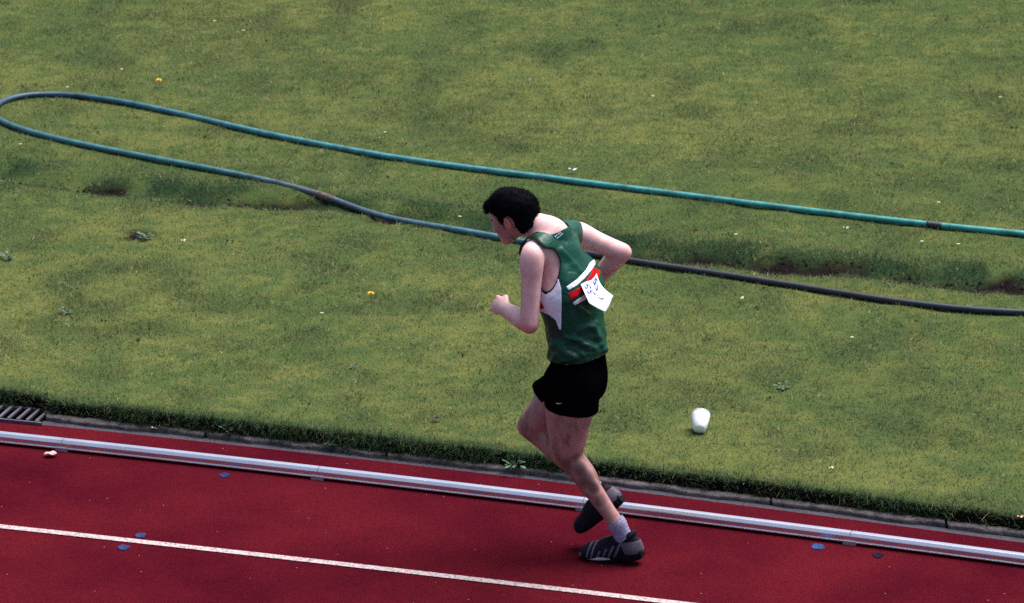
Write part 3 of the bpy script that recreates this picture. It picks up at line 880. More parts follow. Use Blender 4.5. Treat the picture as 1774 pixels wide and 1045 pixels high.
def torso(f):
    f.ell(pel, (PF, PL, PU), (.100, .150, .105), .03)
    f.cone(pel, lum, .136, .128, .05, PF, 1.36)
    mid = (lum + t8) / 2 - CF * .004
    f.cone(lum, mid, .126, .134, .05, PF, 1.34)
    f.cone(mid, t8, .134, .146, .05, CF, 1.30)
    f.cone(t8, t1 - CU * .07, .146, .122, .05, CF, 1.27)
    f.ell(t8 + CF * .055 + CU * .03, (CF, CL, CU), (.055, .115, .07), .05)                       # chest
    for s in (1, -1):
        f.ell(pel - PF * .032 + PL * .066 * s - PU * .045, (PF, PL, PU), (.064, .072, .085), .04)  # seat
        f.ell(t8 - CF * .072 + CL * .082 * s + CU * .045, (CF, CL, CU), (.035, .058, .075), .04)   # shoulder blade
        f.cone(t8 + CL * .115 * s - CF * .03, lum + PL * .10 * s, .045, .03, .05)                  # flank
        f.cone(nb, t1 + CL * .125 * s + CU * .0, .050, .050, .04)                                  # trapezius
        f.cone(nb + CU * .02, t8 - CF * .07 + CL * .03 * s, .035, .03, .05)
        f.cone(t1 + CF * .05 + CL * .02 * s - CU * .02, t1 + CL * .14 * s + CF * .03, .026, .03, .05)

def limb(f, a, b, prof, k=.02, bend=None):
    pts = []; ts_ = [q[0] for q in prof]
    prof = [(t, np.interp(t, ts_, [q[1] for q in prof])) for t in np.linspace(0, 1, 15)]
    rs = np.array([q[1] for q in prof]); rs[1:-1] = (rs[:-2] + 2 * rs[1:-1] + rs[2:]) / 4
    prof = [(t, r) for (t, _), r in zip(prof, rs)]
    for t, r in prof:
        p = a + (b - a) * t
        if bend is not None: p = p + bend * math.sin(math.pi * t)
        pts.append((p, r))
    f.chain(pts, k)

def fist(f, w, d, n, t):
    d = unit(d); n = unit(n - d * (n @ d)); t = unit(t - d * (t @ d) - n * (t @ n))
    f.cone(w, w + d * .03, .026, .028, .02, n, 1.35)
    f.ell(w + d * .052, (d, t, n), (.044, .040, .019), .015)
    for o_, ln, r in ((.029, .036, .0100), (.0095, .040, .0104), (-.0100, .037, .0100), (-.0285, .030, .0090)):
        b0 = w + d * .083 + t * o_ + n * .002
        b1 = b0 + d * (ln * .55) - n * (ln * .80)
        b2 = b1 - d * (ln * .62) - n * (ln * .22)
        b3 = b2 - d * (ln * .30) + n * (ln * .35)
        f.cone(w + d * .05 + t * o_ * .9, b0, .011, r * 1.08, .006)
        f.chain([(b0, r * 1.1), (b1, r), (b2, r * .93), (b3, r * .85)], .0025)
    a0 = w + d * .018 + t * .024 - n * .006; a1 = w + d * .052 + t * .044 - n * .014; a2 = w + d * .080 + t * .036 - n * .030; a3 = w + d * .082 + t * .016 - n * .040
    f.chain([(a0, .015), (a1, .0125), (a2, .0108), (a3, .0092)], .006)

def head(f):
    def h(a, b, c): return hc + HF * (a + .014) + HL * b + HU * c
    ax = (HF, HL, HU); f.rs = HS
    f.ell(h(-.005, 0, .012), ax, (.098, .076, .090), .02)
    f.ell(h(.036, 0, -.035), ax, (.066, .063, .075), .03)
    f.ell(h(.052, 0, -.082), ax, (.047, .046, .042), .03)                      # jaw and mouth
    f.ell(h(.082, 0, -.112), ax, (.020, .024, .018), .025)                     # chin
    for s in (1, -1):
        f.cone(h(.000, .056 * s, -.060), h(.062, .024 * s, -.108), .018, .016, .025)   # jaw line
        f.ell(h(.060, .036 * s, -.040), ax, (.026, .022, .018), .02)                    # cheek bone
    f.cone(h(.086, .030, .004), h(.086, -.030, .004), .012, .012, .02)                  # brow
    for s in (1, -1): f.ell(h(.092, .031 * s, -.018), ax, (.014, .019, .012), .012, sub=True)
    f.cone(h(.094, 0, -.006), h(.119, 0, -.044), .009, .012, .012)                      # nose
    for s in (1, -1): f.ell(h(.106, .012 * s, -.047), ax, (.011, .009, .008), .008)
    f.ell(h(.098, 0, -.070), ax, (.011, .022, .006), .006); f.ell(h(.096, 0, -.082), ax, (.011, .020, .007), .006)
    for s in (1, -1):                                                                   # ears
        e = h(-.014, .079 * s, -.042)
        f.ell(e, (HF * .94 + HL * s * -.34, HU, np.cross(HF * .94 + HL * s * -.34, HU)), (.021, .035, .011), .006)
        f.ell(e + HL * s * .010 + HF * .003 + HU * .004, ax, (.010, .007, .018), .006, sub=True)
    f.rs = 1.0
    f.cone(nb, h(-.028, 0, -.055), .056, .051, .035)
    f.cone(nb - CF * .03 - CU * .0, h(-.055, 0, -.035), .042, .038, .035)

lo = np.min([kneR, ankL, ankR, elL, wrL, hc, elR], 0) - .17; hi = np.max([kneR, ankL, elL, hc, elR, wrR, pel], 0) + .17
lo[2] = .03
body = Field(lo, hi, .0045)
torso(body)
for s, sh, el, wr in ((1, shL, elL, wrL), (-1, shR, elR, wrR)):
    body.ell(sh + unit(el - sh) * .035 + CL * s * .008, (unit(el - sh), CL, np.cross(unit(el - sh), CL)), (.078, .045, .050), .03)   # deltoid
    limb(body, sh, el, [(0, .042), (.3, .0375), (.55, .0355), (.8, .0335), (1, .0335)], .02)
    fdir = unit(wr - el)
    limb(body, el, wr, [(0, .0335), (.22, .0375), (.45, .034), (.75, .0265), (1, .023)], .02)
    body.ell(el + unit(el - sh) * .012 - fdir * .006, (fdir, CL, np.cross(fdir, CL)), (.030, .030, .030), .02)                       # elbow
fist(body, wrL, wrL - elL, LAT * 1.0 + Z * .25 - H * .5, Z)
fist(body, wrR, wrR - elR, -LAT, Z)
for s, hp_, kn, an in ((1, hipL, kneL, ankL), (-1, hipR, kneR, ankR)):
    dn = unit(an - kn); th = unit(kn - hp_); bk = unit(-H + dn * (H @ dn))
    limb(body, hp_, kn, [(0, .098), (.3, .092), (.55, .083), (.8, .067), (1, .055)] if s > 0 else [(0, .088), (.3, .082), (.55, .074), (.8, .063), (1, .054)], .03)
    body.ell(kn - th * .12 + H * .03, (th, H, LAT), (.10, .035, .05), .03)                     # quadriceps
    body.ell(kn + unit(th - dn) * .018, (dn, H, LAT), (.038, .040, .040), .018)               # knee cap
    limb(body, kn, an, [(0, .050), (.2, .044), (.4, .039), (.65, .032), (.85, .027), (1, .029)], .02)
    for q, rr in ((.016, .030), (-.016, .030)):
        body.ell(kn + (an - kn) * (.30 if q > 0 else .27) + bk * .026 + LAT * q * 1.1, (dn, bk, LAT), (.092, rr, .026), .014)   # calf
    for q in (.020, -.020):                                                                     # tendons behind the knee
        body.cone(kn - th * .12 + bk * .045 + LAT * q * 1.6, kn + dn * .03 + bk * .028 + LAT * q, .013, .008, .02)
    body.ell(an, (LAT, H, Z), (.037, .026, .026), .02)
head(body)
V, Q = body.mesh(2)
m_skin = bpy.data.materials.new("skin"); m_skin.use_nodes = True
def skin_nodes():
    nt = m_skin.node_tree; b = nt.nodes["Principled BSDF"]; L = nt.links.new
    a = nt.nodes.new("ShaderNodeAttribute"); a.attribute_name = "tint"
    tc = nt.nodes.new("ShaderNodeTexCoord")
    n = nt.nodes.new("ShaderNodeTexNoise"); n.inputs["Scale"].default_value = 26; n.inputs["Detail"].default_value = 7; n.inputs["Roughness"].default_value = .7
    L(tc.outputs["Object"], n.inputs["Vector"])
    r = nt.nodes.new("ShaderNodeValToRGB"); e = r.color_ramp.elements
    e[0].position = .32; e[0].color = (.86, .74, .72, 1); e[1].position = .66; e[1].color = (1.08, 1.1, 1.1, 1)
    L(n.outputs["Fac"], r.inputs[0])
    m = nt.nodes.new("ShaderNodeMix"); m.data_type = 'RGBA'; m.blend_type = 'MULTIPLY'; m.inputs[0].default_value = 1
    L(a.outputs["Color"], m.inputs[6]); L(r.outputs[0], m.inputs[7]); L(m.outputs[2], b.inputs["Base Color"])
    b.inputs["Roughness"].default_value = .52; b.inputs["Specular IOR Level"].default_value = .4
    b.inputs["Subsurface Weight"].default_value = .0; b.inputs["Subsurface Radius"].default_value = (.6, .2, .12); b.inputs["Subsurface Scale"].default_value = .012
    bp = nt.nodes.new("ShaderNodeBump"); bp.inputs["Strength"].default_value = .06; bp.inputs["Distance"].default_value = .003
    L(n.outputs["Fac"], bp.inputs["Height"]); L(bp.outputs[0], b.inputs["Normal"])
skin_nodes()
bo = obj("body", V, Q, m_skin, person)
# pale arms and shoulders, tanned hairy legs, ruddy elbow, red face with shade painted in
C = np.tile(np.array([.70, .43, .42]), (len(V), 1))
leg = sstep(.80, .70, V[:, 2])[:, None]
C = C * (1 - leg) + np.array([.36, .178, .165]) * leg
nz_ = fbm(V * np.array([30, 30, 14]), 3)[:, None]
C = C * (1 - leg * .75 * np.clip(nz_ + .12, 0, 1))
def reddish(c, r, col, amt):
    global C
    w = (amt * sstep(r, r * .35, np.linalg.norm(V - c, axis=1)))[:, None]; C = C * (1 - w) + np.array(col) * w
reddish(hc - HU * .04 + HF * .03, .13, (.19, .065, .06), .9)  # face darkened: its shade is put into the skin colour
reddish(elL + unit(elL - shL) * .02, .075, (.56, .20, .20), .8)
reddish(elR, .07, (.62, .30, .28), .6)
reddish(wrL + unit(wrL - elL) * .09, .07, (.58, .30, .27), .6)
reddish(kneL, .08, (.28, .12, .10), .6)
for (u_, v_, r_, a_) in ((984, 797, .030, .6), (1006, 812, .022, .7), (1018, 828, .026, .6), (1030, 846, .020, .7), (998, 792, .016, .6), (1012, 838, .020, .5), (980, 770, .030, .35), (1042, 866, .022, .5)):
    reddish(J(u_, v_, .105), r_ * 2, (.060, .030, .028), a_)
reddish(nb + CF * .04 + CU * .03, .10, (.44, .24, .20), .6)
reddish(hc - HF * .014 + HL * .085 - HU * .042, .04, (.55, .17, .13), .9)
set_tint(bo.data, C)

# eyes
m_eye = mat("eye_white", (.75, .72, .70), .2); m_iris = mat("iris", (.03, .02, .015), .15)
def ball(c, r, n=10):
    V = []; F = []
    for i in range(n + 1):
        for k in range(n * 2):
            a = math.pi * i / n; b = math.pi * k / n; V.append((math.sin(a) * math.cos(b), math.sin(a) * math.sin(b), math.cos(a)))
    for i in range(n):
        for k in range(n * 2): F.append((i * 2 * n + k, (i + 1) * 2 * n + k, (i + 1) * 2 * n + (k + 1) % (2 * n), i * 2 * n + (k + 1) % (2 * n)))
    return np.array(V) * r + c, F
for s in (1, -1):
    c = hc + HF * .092 + HL * .031 * s - HU * .018
    e = obj("eye", *ball(c, .0125), m_eye, person); obj("iris", *ball(c + HF * .0075, .0064), m_iris, e)
# eyebrows
m_hair = mat("black_hair", (.0018, .0014, .0024), .8, c2=(.0036, .0028, .0056), scale=120, spec=.03)
for s in (1, -1):
    Vb, Fb = tube(catmull([hc + HF * .110 + HL * .012 * s + HU * .004, hc + HF * .107 + HL * .034 * s + HU * .009, hc + HF * .091 + HL * .052 * s + HU * .003], 5), .0042, 6)
    obj("eyebrow", Vb, Fb, m_hair, person)

# ------------------------------------------------------------------ hair: cropped shell plus tufts
hf = Field(hc - .17, hc + .17, .004); hf.rs = HS
hf.ell(hc + HF * -.005 + HU * .014, (HF, HL, HU), (.105, .083, .098), .02)
for s in (1, -1): hf.cone(hc - HF * .062 + HL * .02 * s, hc - HF * .058 + HL * .026 * s - HU * .085, .060, .046, .04)
hf.cone(hc - HF * .01 + HL * .052, hc + HF * .012 + HL * .062 - HU * .055, .034, .014, .03)
hf.cone(hc - HF * .01 - HL * .052, hc + HF * .012 - HL * .062 - HU * .055, .034, .014, .03)
for s in (1, -1): hf.cone(hc + HF * .02 + HL * .03 * s + HU * .072, hc + HF * .078 + HL * .025 * s + HU * .062, .040, .030, .04)
hf.cone(hc + HF * .080 + HL * .03 + HU * .058, hc + HF * .080 - HL * .03 + HU * .058, .028, .028, .03)
for s in (1, -1): hf.ell(hc - HF * .012 + HL * .085 * s - HU * .040, (HF, HL, HU), (.026, .03, .036), .008, sub=True)
sl, P = hf.region(hf.lo, hf.lo + hf.h * (hf.n - 1))
hf.a[sl] -= .004 * fbm(P * 40, 3) + .002 * noise(P * 120)
HV, HQ = hf.mesh(1); HT = tris(HQ)
def hair_field(V):
    q = (V - hc) / HS ** 2; a = q @ HF; c = q @ HU
    line = np.interp(a, [-.13, -.095, -.06, -.038, -.026, .0, .018, .030, .045, .065, .095, .14], [-.085, -.098, -.110, -.104, -.056, -.058, -.062, -.030, .010, .034, .045, .045])
    return line - c + .006 * noise(V * 160)
HV, HT = clip(HV, HT, hair_field(HV))
hair = obj("hair", HV, HT, m_hair, person)
HN = normals(HV, HT)
pick = RNG.choice(len(HV), 9000)
base = HV[pick] - HN[pick] * .004; L_ = RNG.uniform(.008, .018, len(pick))
flow = -HU * .5 + HF * np.where((HV[pick] - hc) @ HF > .02, .7, -.2)[:, None]
d = HN[pick] * .45 + flow * .75 + RNG.normal(0, .30, (len(pick), 3)); d /= np.linalg.norm(d, axis=1)[:, None]
sd_ = np.cross(d, RNG.normal(0, 1, (len(pick), 3))); sd_ /= np.linalg.norm(sd_, axis=1)[:, None]
TV = np.stack([base - sd_ * .0012, base + sd_ * .0012, base + d * L_[:, None]], 1).reshape(-1, 3)
tuft = obj("hair_tufts", TV, np.arange(len(TV)).reshape(-1, 3), m_hair, hair, smooth=False)
tuft["kind"] = "stuff"

# ------------------------------------------------------------------ vest
vlo = np.min([pel, t1, lum], 0) - .27; vhi = np.max([pel, t1], 0) + .27; vlo[2] = pel[2] - .10
vf = Field(vlo, vhi, .0045)
torso(vf)
vf.cone(nb, hc - HF * .028 - HU * .055, .060, .056, .035); vf.cone(nb - CF * .03, hc - HF * .055 - HU * .035, .045, .042, .035)
for s, sh, el in ((1, shL, elL), (-1, shR, elR)): vf.cone(t1 + CL * .10 * s, sh, .045, .042, .03)
vf0 = vf.a.copy()
sl, P = vf.region(vf.lo, vf.lo + vf.h * (vf.n - 1))
q = P - lum
zc = q @ Z
low = sstep(.16, -.02, zc)
ang = q @ PF; latc = q @ PL
folds = 1 - 2 * np.abs(fbm(np.stack([ang * 9 - zc * 5, latc * 9 + zc * 6, zc * 19 + ang * 9], -1) + 3, 2))
folds2 = 1 - 2 * np.abs(fbm(np.stack([ang * 15 + zc * 16, latc * 12, zc * 13 - ang * 12], -1) + 40, 2))
ver = fbm(np.stack([ang * 22, latc * 22, zc * 4], -1) + 8, 2)
vf.a[sl] -= .008 + .017 * low + low * (.011 * (folds - .55) + .008 * (folds2 - .5)) + (1 - low) * (.0045 * ver + .004 * (folds2 - .5))
del P, q, ang, latc, folds, folds2, ver, low, zc
VV, VQ = vf.mesh(1); VT = tris(VQ)
# the cloth's larger folds, sculpted ridge by ridge
VN = normals(VV, VT); vpx = proj(VV); wface = sstep(.0, -.3, VN @ FWD)
FOLD = [([(980, 585), (1005, 592), (1030, 604)], .011, 5), ([(955, 580), (985, 592), (1011, 607)], -.010, 5), ([(1003, 573), (1014, 566), (1025, 566)], .010, 5),
        ([(1029, 568), (1038, 585), (1047, 606)], .010, 6), ([(998, 530), (1014, 541), (1031, 558)], .009, 4.5), ([(995, 532), (990, 560), (986, 584)], -.011, 6),
        ([(1003, 556), (1016, 551), (1028, 553)], -.010, 5), ([(956, 600), (975, 610), (995, 618)], .007, 5), ([(960, 590), (978, 598), (1000, 612)], -.006, 4),
        ([(978, 420), (984, 427), (992, 433)], -.007, 4), ([(972, 432), (990, 450), (1005, 468)], .005, 6), ([(984, 432), (1000, 448), (1014, 462)], -.004, 5), ([(1010, 615), (1030, 612), (1048, 606)], .006, 4), ([(1000, 596), (1020, 590), (1040, 592)], -.007, 4)]
disp = np.zeros(len(VV))
for pl, am, wd in FOLD:
    pl = np.array(pl, float); dmin = np.full(len(VV), 1e9)
    for a_, b_ in zip(pl[:-1], pl[1:]):
        ab = b_ - a_; t = np.clip(((vpx - a_) @ ab) / (ab @ ab), 0, 1); dmin = np.minimum(dmin, np.linalg.norm(vpx - a_ - t[:, None] * ab, axis=1))
    disp += am * np.exp(-(dmin / wd) ** 2)
VV = VV + VN * (np.clip(disp, -.009, .014) * wface)[:, None]
for _ in range(3):                                  # cloth never sinks into the body
    ii = np.clip(np.round((VV - vf.lo) / vf.h).astype(int), 0, vf.n - 1)
    VV = VV + VN * np.clip(.008 - vf0[tuple(ii.T)], 0, .01)[:, None]
for _ in range(2):
    sm = np.zeros_like(VV); ct = np.zeros(len(VV))
    for i in range(4):
        for j in (1, 3): np.add.at(sm, VQ[:, i], VV[VQ[:, (i + j) % 4]]); np.add.at(ct, VQ[:, i], 1)
    VV = .4 * VV + .6 * sm / ct[:, None]
def arm_f(V, s):
    """negative inside the armhole of side s"""
    c = t1 + CL * .15 * s - CU * .060 + CF * (.006 if s > 0 else .032)
    q = V - c; a = q @ CF; b = (q @ CL) * s; u = q @ CU
    e = np.sqrt((a / .076) ** 2 + (u / .122) ** 2) - 1
    return np.maximum(e * .09, -(b + .060 + .02 * 0))
def neck_f(V):
    q = V - (nb + CU * .035 + CF * .030)
    return (np.sqrt(((q @ CF) / .088) ** 2 + ((q @ CL) / .108) ** 2 + ((q @ CU) / .085) ** 2) - 1) * .09
hem_c = J(1001, 612, .0)
def hem_f(V): q = V - hem_c; return -(q @ Z) - .05 * (q @ PF) + .005 * noise(V * 14)
def neck_rest(V):
    a = nb + CU * .045; ab = hc - a; t = np.clip(((V - a) @ ab) / (ab @ ab), 0, 1)
    return np.linalg.norm(V - a - t[:, None] * ab, axis=1) - .10
def vest_keep(V): return np.maximum.reduce([-neck_rest(V), -arm_f(V, 1), -arm_f(V, -1), -neck_f(V), hem_f(V)])
m_vest = mat("green_satin", (.0014, .041, .025), .40, c2=(.0024, .054, .033), scale=30, bump=.05, bscale=260, spec=.22)
m_trim = mat("dark_binding", (.003, .010, .008), .7, spec=.1)
m_wsat = mat("white_satin", (.72, .70, .84), .45); m_red = mat("red_satin", (.42, .003, .008), .6, spec=.08)
KV, KT = clip(VV, VT, vest_keep(VV))
vest = obj("vest", KV, KT, m_vest, person); solid(vest, .003)
KN = normals(KV, KT)
vbvh = BVHTree.FromPolygons([tuple(p) for p in KV], [tuple(int(i) for i in t) for t in KT])
def piece(name, m, field, up, parent=vest, t=.002):
    V2, T2 = clip(KV + KN * up, KT, field)
    if len(T2) == 0: print("EMPTY PIECE", name); return None
    return solid(obj(name, V2, T2, m, parent), t)
trim_f = np.maximum.reduce([-arm_f(KV, 1), -arm_f(KV, -1), -neck_f(KV)])
piece("binding", m_trim, -(trim_f + .0045), .0018)
px = proj(KV); face = (KN @ FWD) * 100            # pieces sewn on the side and back that face this way
SIDE = [(930, 497), (945, 511), (957, 502), (964, 490), (967, 482), (972, 500), (973, 530), (972, 571), (969, 571), (963, 555), (952, 546), (941, 541), (930, 539)]
piece("side_panel", m_wsat, np.maximum(poly_field(px, SIDE), face), .0012)
piece("front_stripe", m_red, np.maximum(poly_field(px, [(925, 520), (936, 521), (943, 533), (940, 536), (925, 530)]), face), .0022)
W1 = [(981, 497), (1000, 484), (1015, 468), (1022, 455), (1030, 449), (1031, 458), (1024, 469), (1013, 482), (1000, 494), (985, 503)]
R1 = [(984, 509), (1003, 499), (1014, 489), (1023, 476), (1028, 463), (1040, 470), (1036, 485), (1025, 494), (1008, 506), (991, 520)]
W2 = [(992, 525), (1011, 512), (1022, 505), (1034, 498), (1036, 505), (1014, 519), (996, 529)]
piece("white_stripe", m_wsat, np.maximum(poly_field(px, W1), face), .0014)
piece("red_stripe", m_red, np.maximum(poly_field(px, R1), face), .0014)
piece("white_stripe", m_wsat, np.maximum(poly_field(px, W2), face), .0014)
def on_vest(u, v, out=.002):
    r = ray(u, v); h = vbvh.ray_cast(Vector(CAM), Vector(r))
    if h[0] is None:
        h = (Vector(J(u, v, -.05)),)
    return np.array(h[0]) - r * out
# small pale print under the neck, two rows of unreadable letters
m_print = mat("pale_print", (.42, .62, .72), .6)
PV = []; PFc = []
for row, (ua, va, ub, vb) in enumerate([(962, 411.5, 972.5, 402.5), (965.5, 414.5, 976, 405)]):
    for k in range(5):
        t0, t1_ = k / 5 + .03, (k + .72) / 5
        hgt = 2.6 if k != 2 else 2.0
        for (t, dv) in ((t0, 0), (t1_, 0), (t1_, -1), (t0, -1)):
            PV.append(on_vest(ua + (ub - ua) * t + (.55 * hgt * (-dv) * -1), va + (vb - va) * t + .75 * hgt * dv, .004))
        i = len(PV) - 4; PFc.append((i, i + 1, i + 2, i + 3))
obj("print", PV, PFc, m_print, vest, smooth=False)

# race number pinned to the back, its lower end lifted by the run
m_bib = mat("number_paper", (.82, .82, .84), .6); m_blue = mat("blue_print", (.02, .03, .42), .6); m_ink = mat("dark_ink", (.05, .04, .12), .6)
top = [(1006, 493), (1015, 488.5), (1024, 486), (1030, 480), (1033.5, 474)]
bot = [(1021, 526), (1036, 535), (1049, 541), (1056, 529), (1062, 512.5)]
dt = [np.linalg.norm(on_vest(u, v, .006) - CAM) for u, v in top[:3]]; dt += [dt[2] + .012, dt[2] + .022]
def bib_pt(s, t):
    a = np.array([np.interp(s, np.linspace(0, 1, 5), [p[k] for p in top]) for k in (0, 1)])
    b = np.array([np.interp(s, np.linspace(0, 1, 5), [p[k] for p in bot]) for k in (0, 1)])
    bow = np.array([-5.0, 2.5]) * math.sin(math.pi * t) * (s ** 2)
    c = a + (b - a) * t + bow
    dd = np.interp(s, np.linspace(0, 1, 5), dt) - .050 * math.sin(t * 1.3) + .02 * t * s
    return CAM + ray(c[0], c[1]) * dd
NB = 14
BV = [bib_pt(i / NB, j / NB) for j in range(NB + 1) for i in range(NB + 1)]
BF = [(j * (NB + 1) + i, j * (NB + 1) + i + 1, (j + 1) * (NB + 1) + i + 1, (j + 1) * (NB + 1) + i) for j in range(NB) for i in range(NB)]
bib = solid(obj("race_number", BV, BF, m_bib, person), .0012)
def bib_mark(name, quads, m):
    V = []; F = []
    for q in quads:
        q = np.array(q); i = len(V)
        for b in range(4):
            for a in range(4):
                l_ = q[0] + (q[3] - q[0]) * b / 3; r_ = q[1] + (q[2] - q[1]) * b / 3; p = l_ + (r_ - l_) * a / 3
                V.append(bib_pt(*p) - ray(1030, 510) * .0035)
        F += [(i + b * 4 + a, i + b * 4 + a + 1, i + b * 4 + a + 5, i + b * 4 + a + 4) for b in range(3) for a in range(3)]
    obj(name, V, F, m, bib, smooth=False)
def rect(s0, s1, t0, t1_): return [(s0, t0), (s1, t0), (s1, t1_), (s0, t1_)]
bl = []
for (s0, s1, t0, t1_, n) in [(.10, .42, .08, .25, 3), (.58, .95, .04, .20, 3), (.12, .50, .30, .45, 3), (.58, .80, .25, .38, 2)]:
    for k in range(n):
        a = s0 + (s1 - s0) * k / n; b = a + (s1 - s0) / n * .80
        bl += [rect(a, a + (b - a) * .45, t0, t1_), rect(a + (b - a) * .45, b, t0 + (t1_ - t0) * (.0 if k % 2 else .55), t0 + (t1_ - t0) * (.45 if k % 2 else 1))]
bib_mark("lettering", bl, m_blue)
bib_mark("handwriting", [rect(.52, .55, .42, .55), [(.53, .55), (.56, .55), (.68, .68), (.66, .69)], rect(.66, .72, .67, .72), rect(.38, .46, .64, .675), rect(.54, .57, .62, .64), rect(.58, .61, .76, .79)], m_ink)

# ------------------------------------------------------------------ shorts
slo = np.min([pel, kneR, kneL], 0) - .16; shi = np.max([pel, kneL], 0) + .2; slo[2] = kneL[2] + .04; shi[2] = lum[2] + .10
sf = Field(slo, shi, .005)
sf.ell(pel, (PF, PL, PU), (.106, .156, .12), .04)
sf.cone(pel, lum, .144, .136, .05, PF, 1.34)
for s in (1, -1): sf.cone(lum - PF * .040 + PL * .05 * s, pel - PF * .036 + PL * .06 * s - PU * .06, .055, .058, .05)
hemL = J(992, 707, .085); hemR = J(944, 682, -.085)
tl = unit(kneL - hipL); tr = unit(kneR - hipR)
sf.cone(hipL + PF * .0, hemL + tl * .06, .108, .104, .03, LAT, 1.0)
sf.cone(hipL + PF * .026, hemL + PF * .016 + tl * .05, .090, .090, .04)
sf.cone(hipL - PF * .032, hemL - PF * .024 + tl * .05, .083, .084, .04)
sf.cone(hipR, hemR + tr * .06, .089, .080, .03)
sl, P = sf.region(sf.lo, sf.lo + sf.h * (sf.n - 1))
sf.a[sl] -= .006 * fbm(np.stack([P[..., 0] * 16, P[..., 1] * 16, P[..., 2] * 5], -1), 2)
SV, SQ = sf.mesh(1); ST = tris(SQ)
def shorts_keep(V):
    left = (V - hemL) @ unit(tl * .8 - Z * .6 + H * .10); right = (V - hemR) @ tr
    side = ((V - pel) @ LAT) + .01
    dl = np.linalg.norm(np.cross(V - hipL, tl), axis=1); dr = np.linalg.norm(np.cross(V - hipR, tr), axis=1)
    return np.maximum(np.where(dl < dr, left, right), (V - (hem_c + Z * .03)) @ Z)
SV, ST = clip(SV, ST, shorts_keep(SV))
m_shorts = mat("black_polyester", (.0013, .0011, .0022), .9, bump=.1, bscale=300, spec=.0)
shorts = solid(obj("shorts", SV, ST, m_shorts, person), .003)
sb = BVHTree.FromPolygons([tuple(p) for p in SV], [tuple(int(i) for i in t) for t in ST])
def on_shorts(u, v):
    r = ray(u, v); h = sb.ray_cast(Vector(CAM), Vector(r)); return (np.array(h[0]) if h[0] is not None else J(u, v, .19)) - r * .004
tick = [(963.0, 697.6), (964.0, 699.2), (966.2, 700.2), (969, 699.9), (974.5, 698.6), (969, 698.9), (966.0, 698.7)]
obj("tick_logo", [on_shorts(u, v) for u, v in tick], [tuple(range(len(tick)))], mat("logo_white", (.7, .68, .8), .6), shorts, smooth=False)

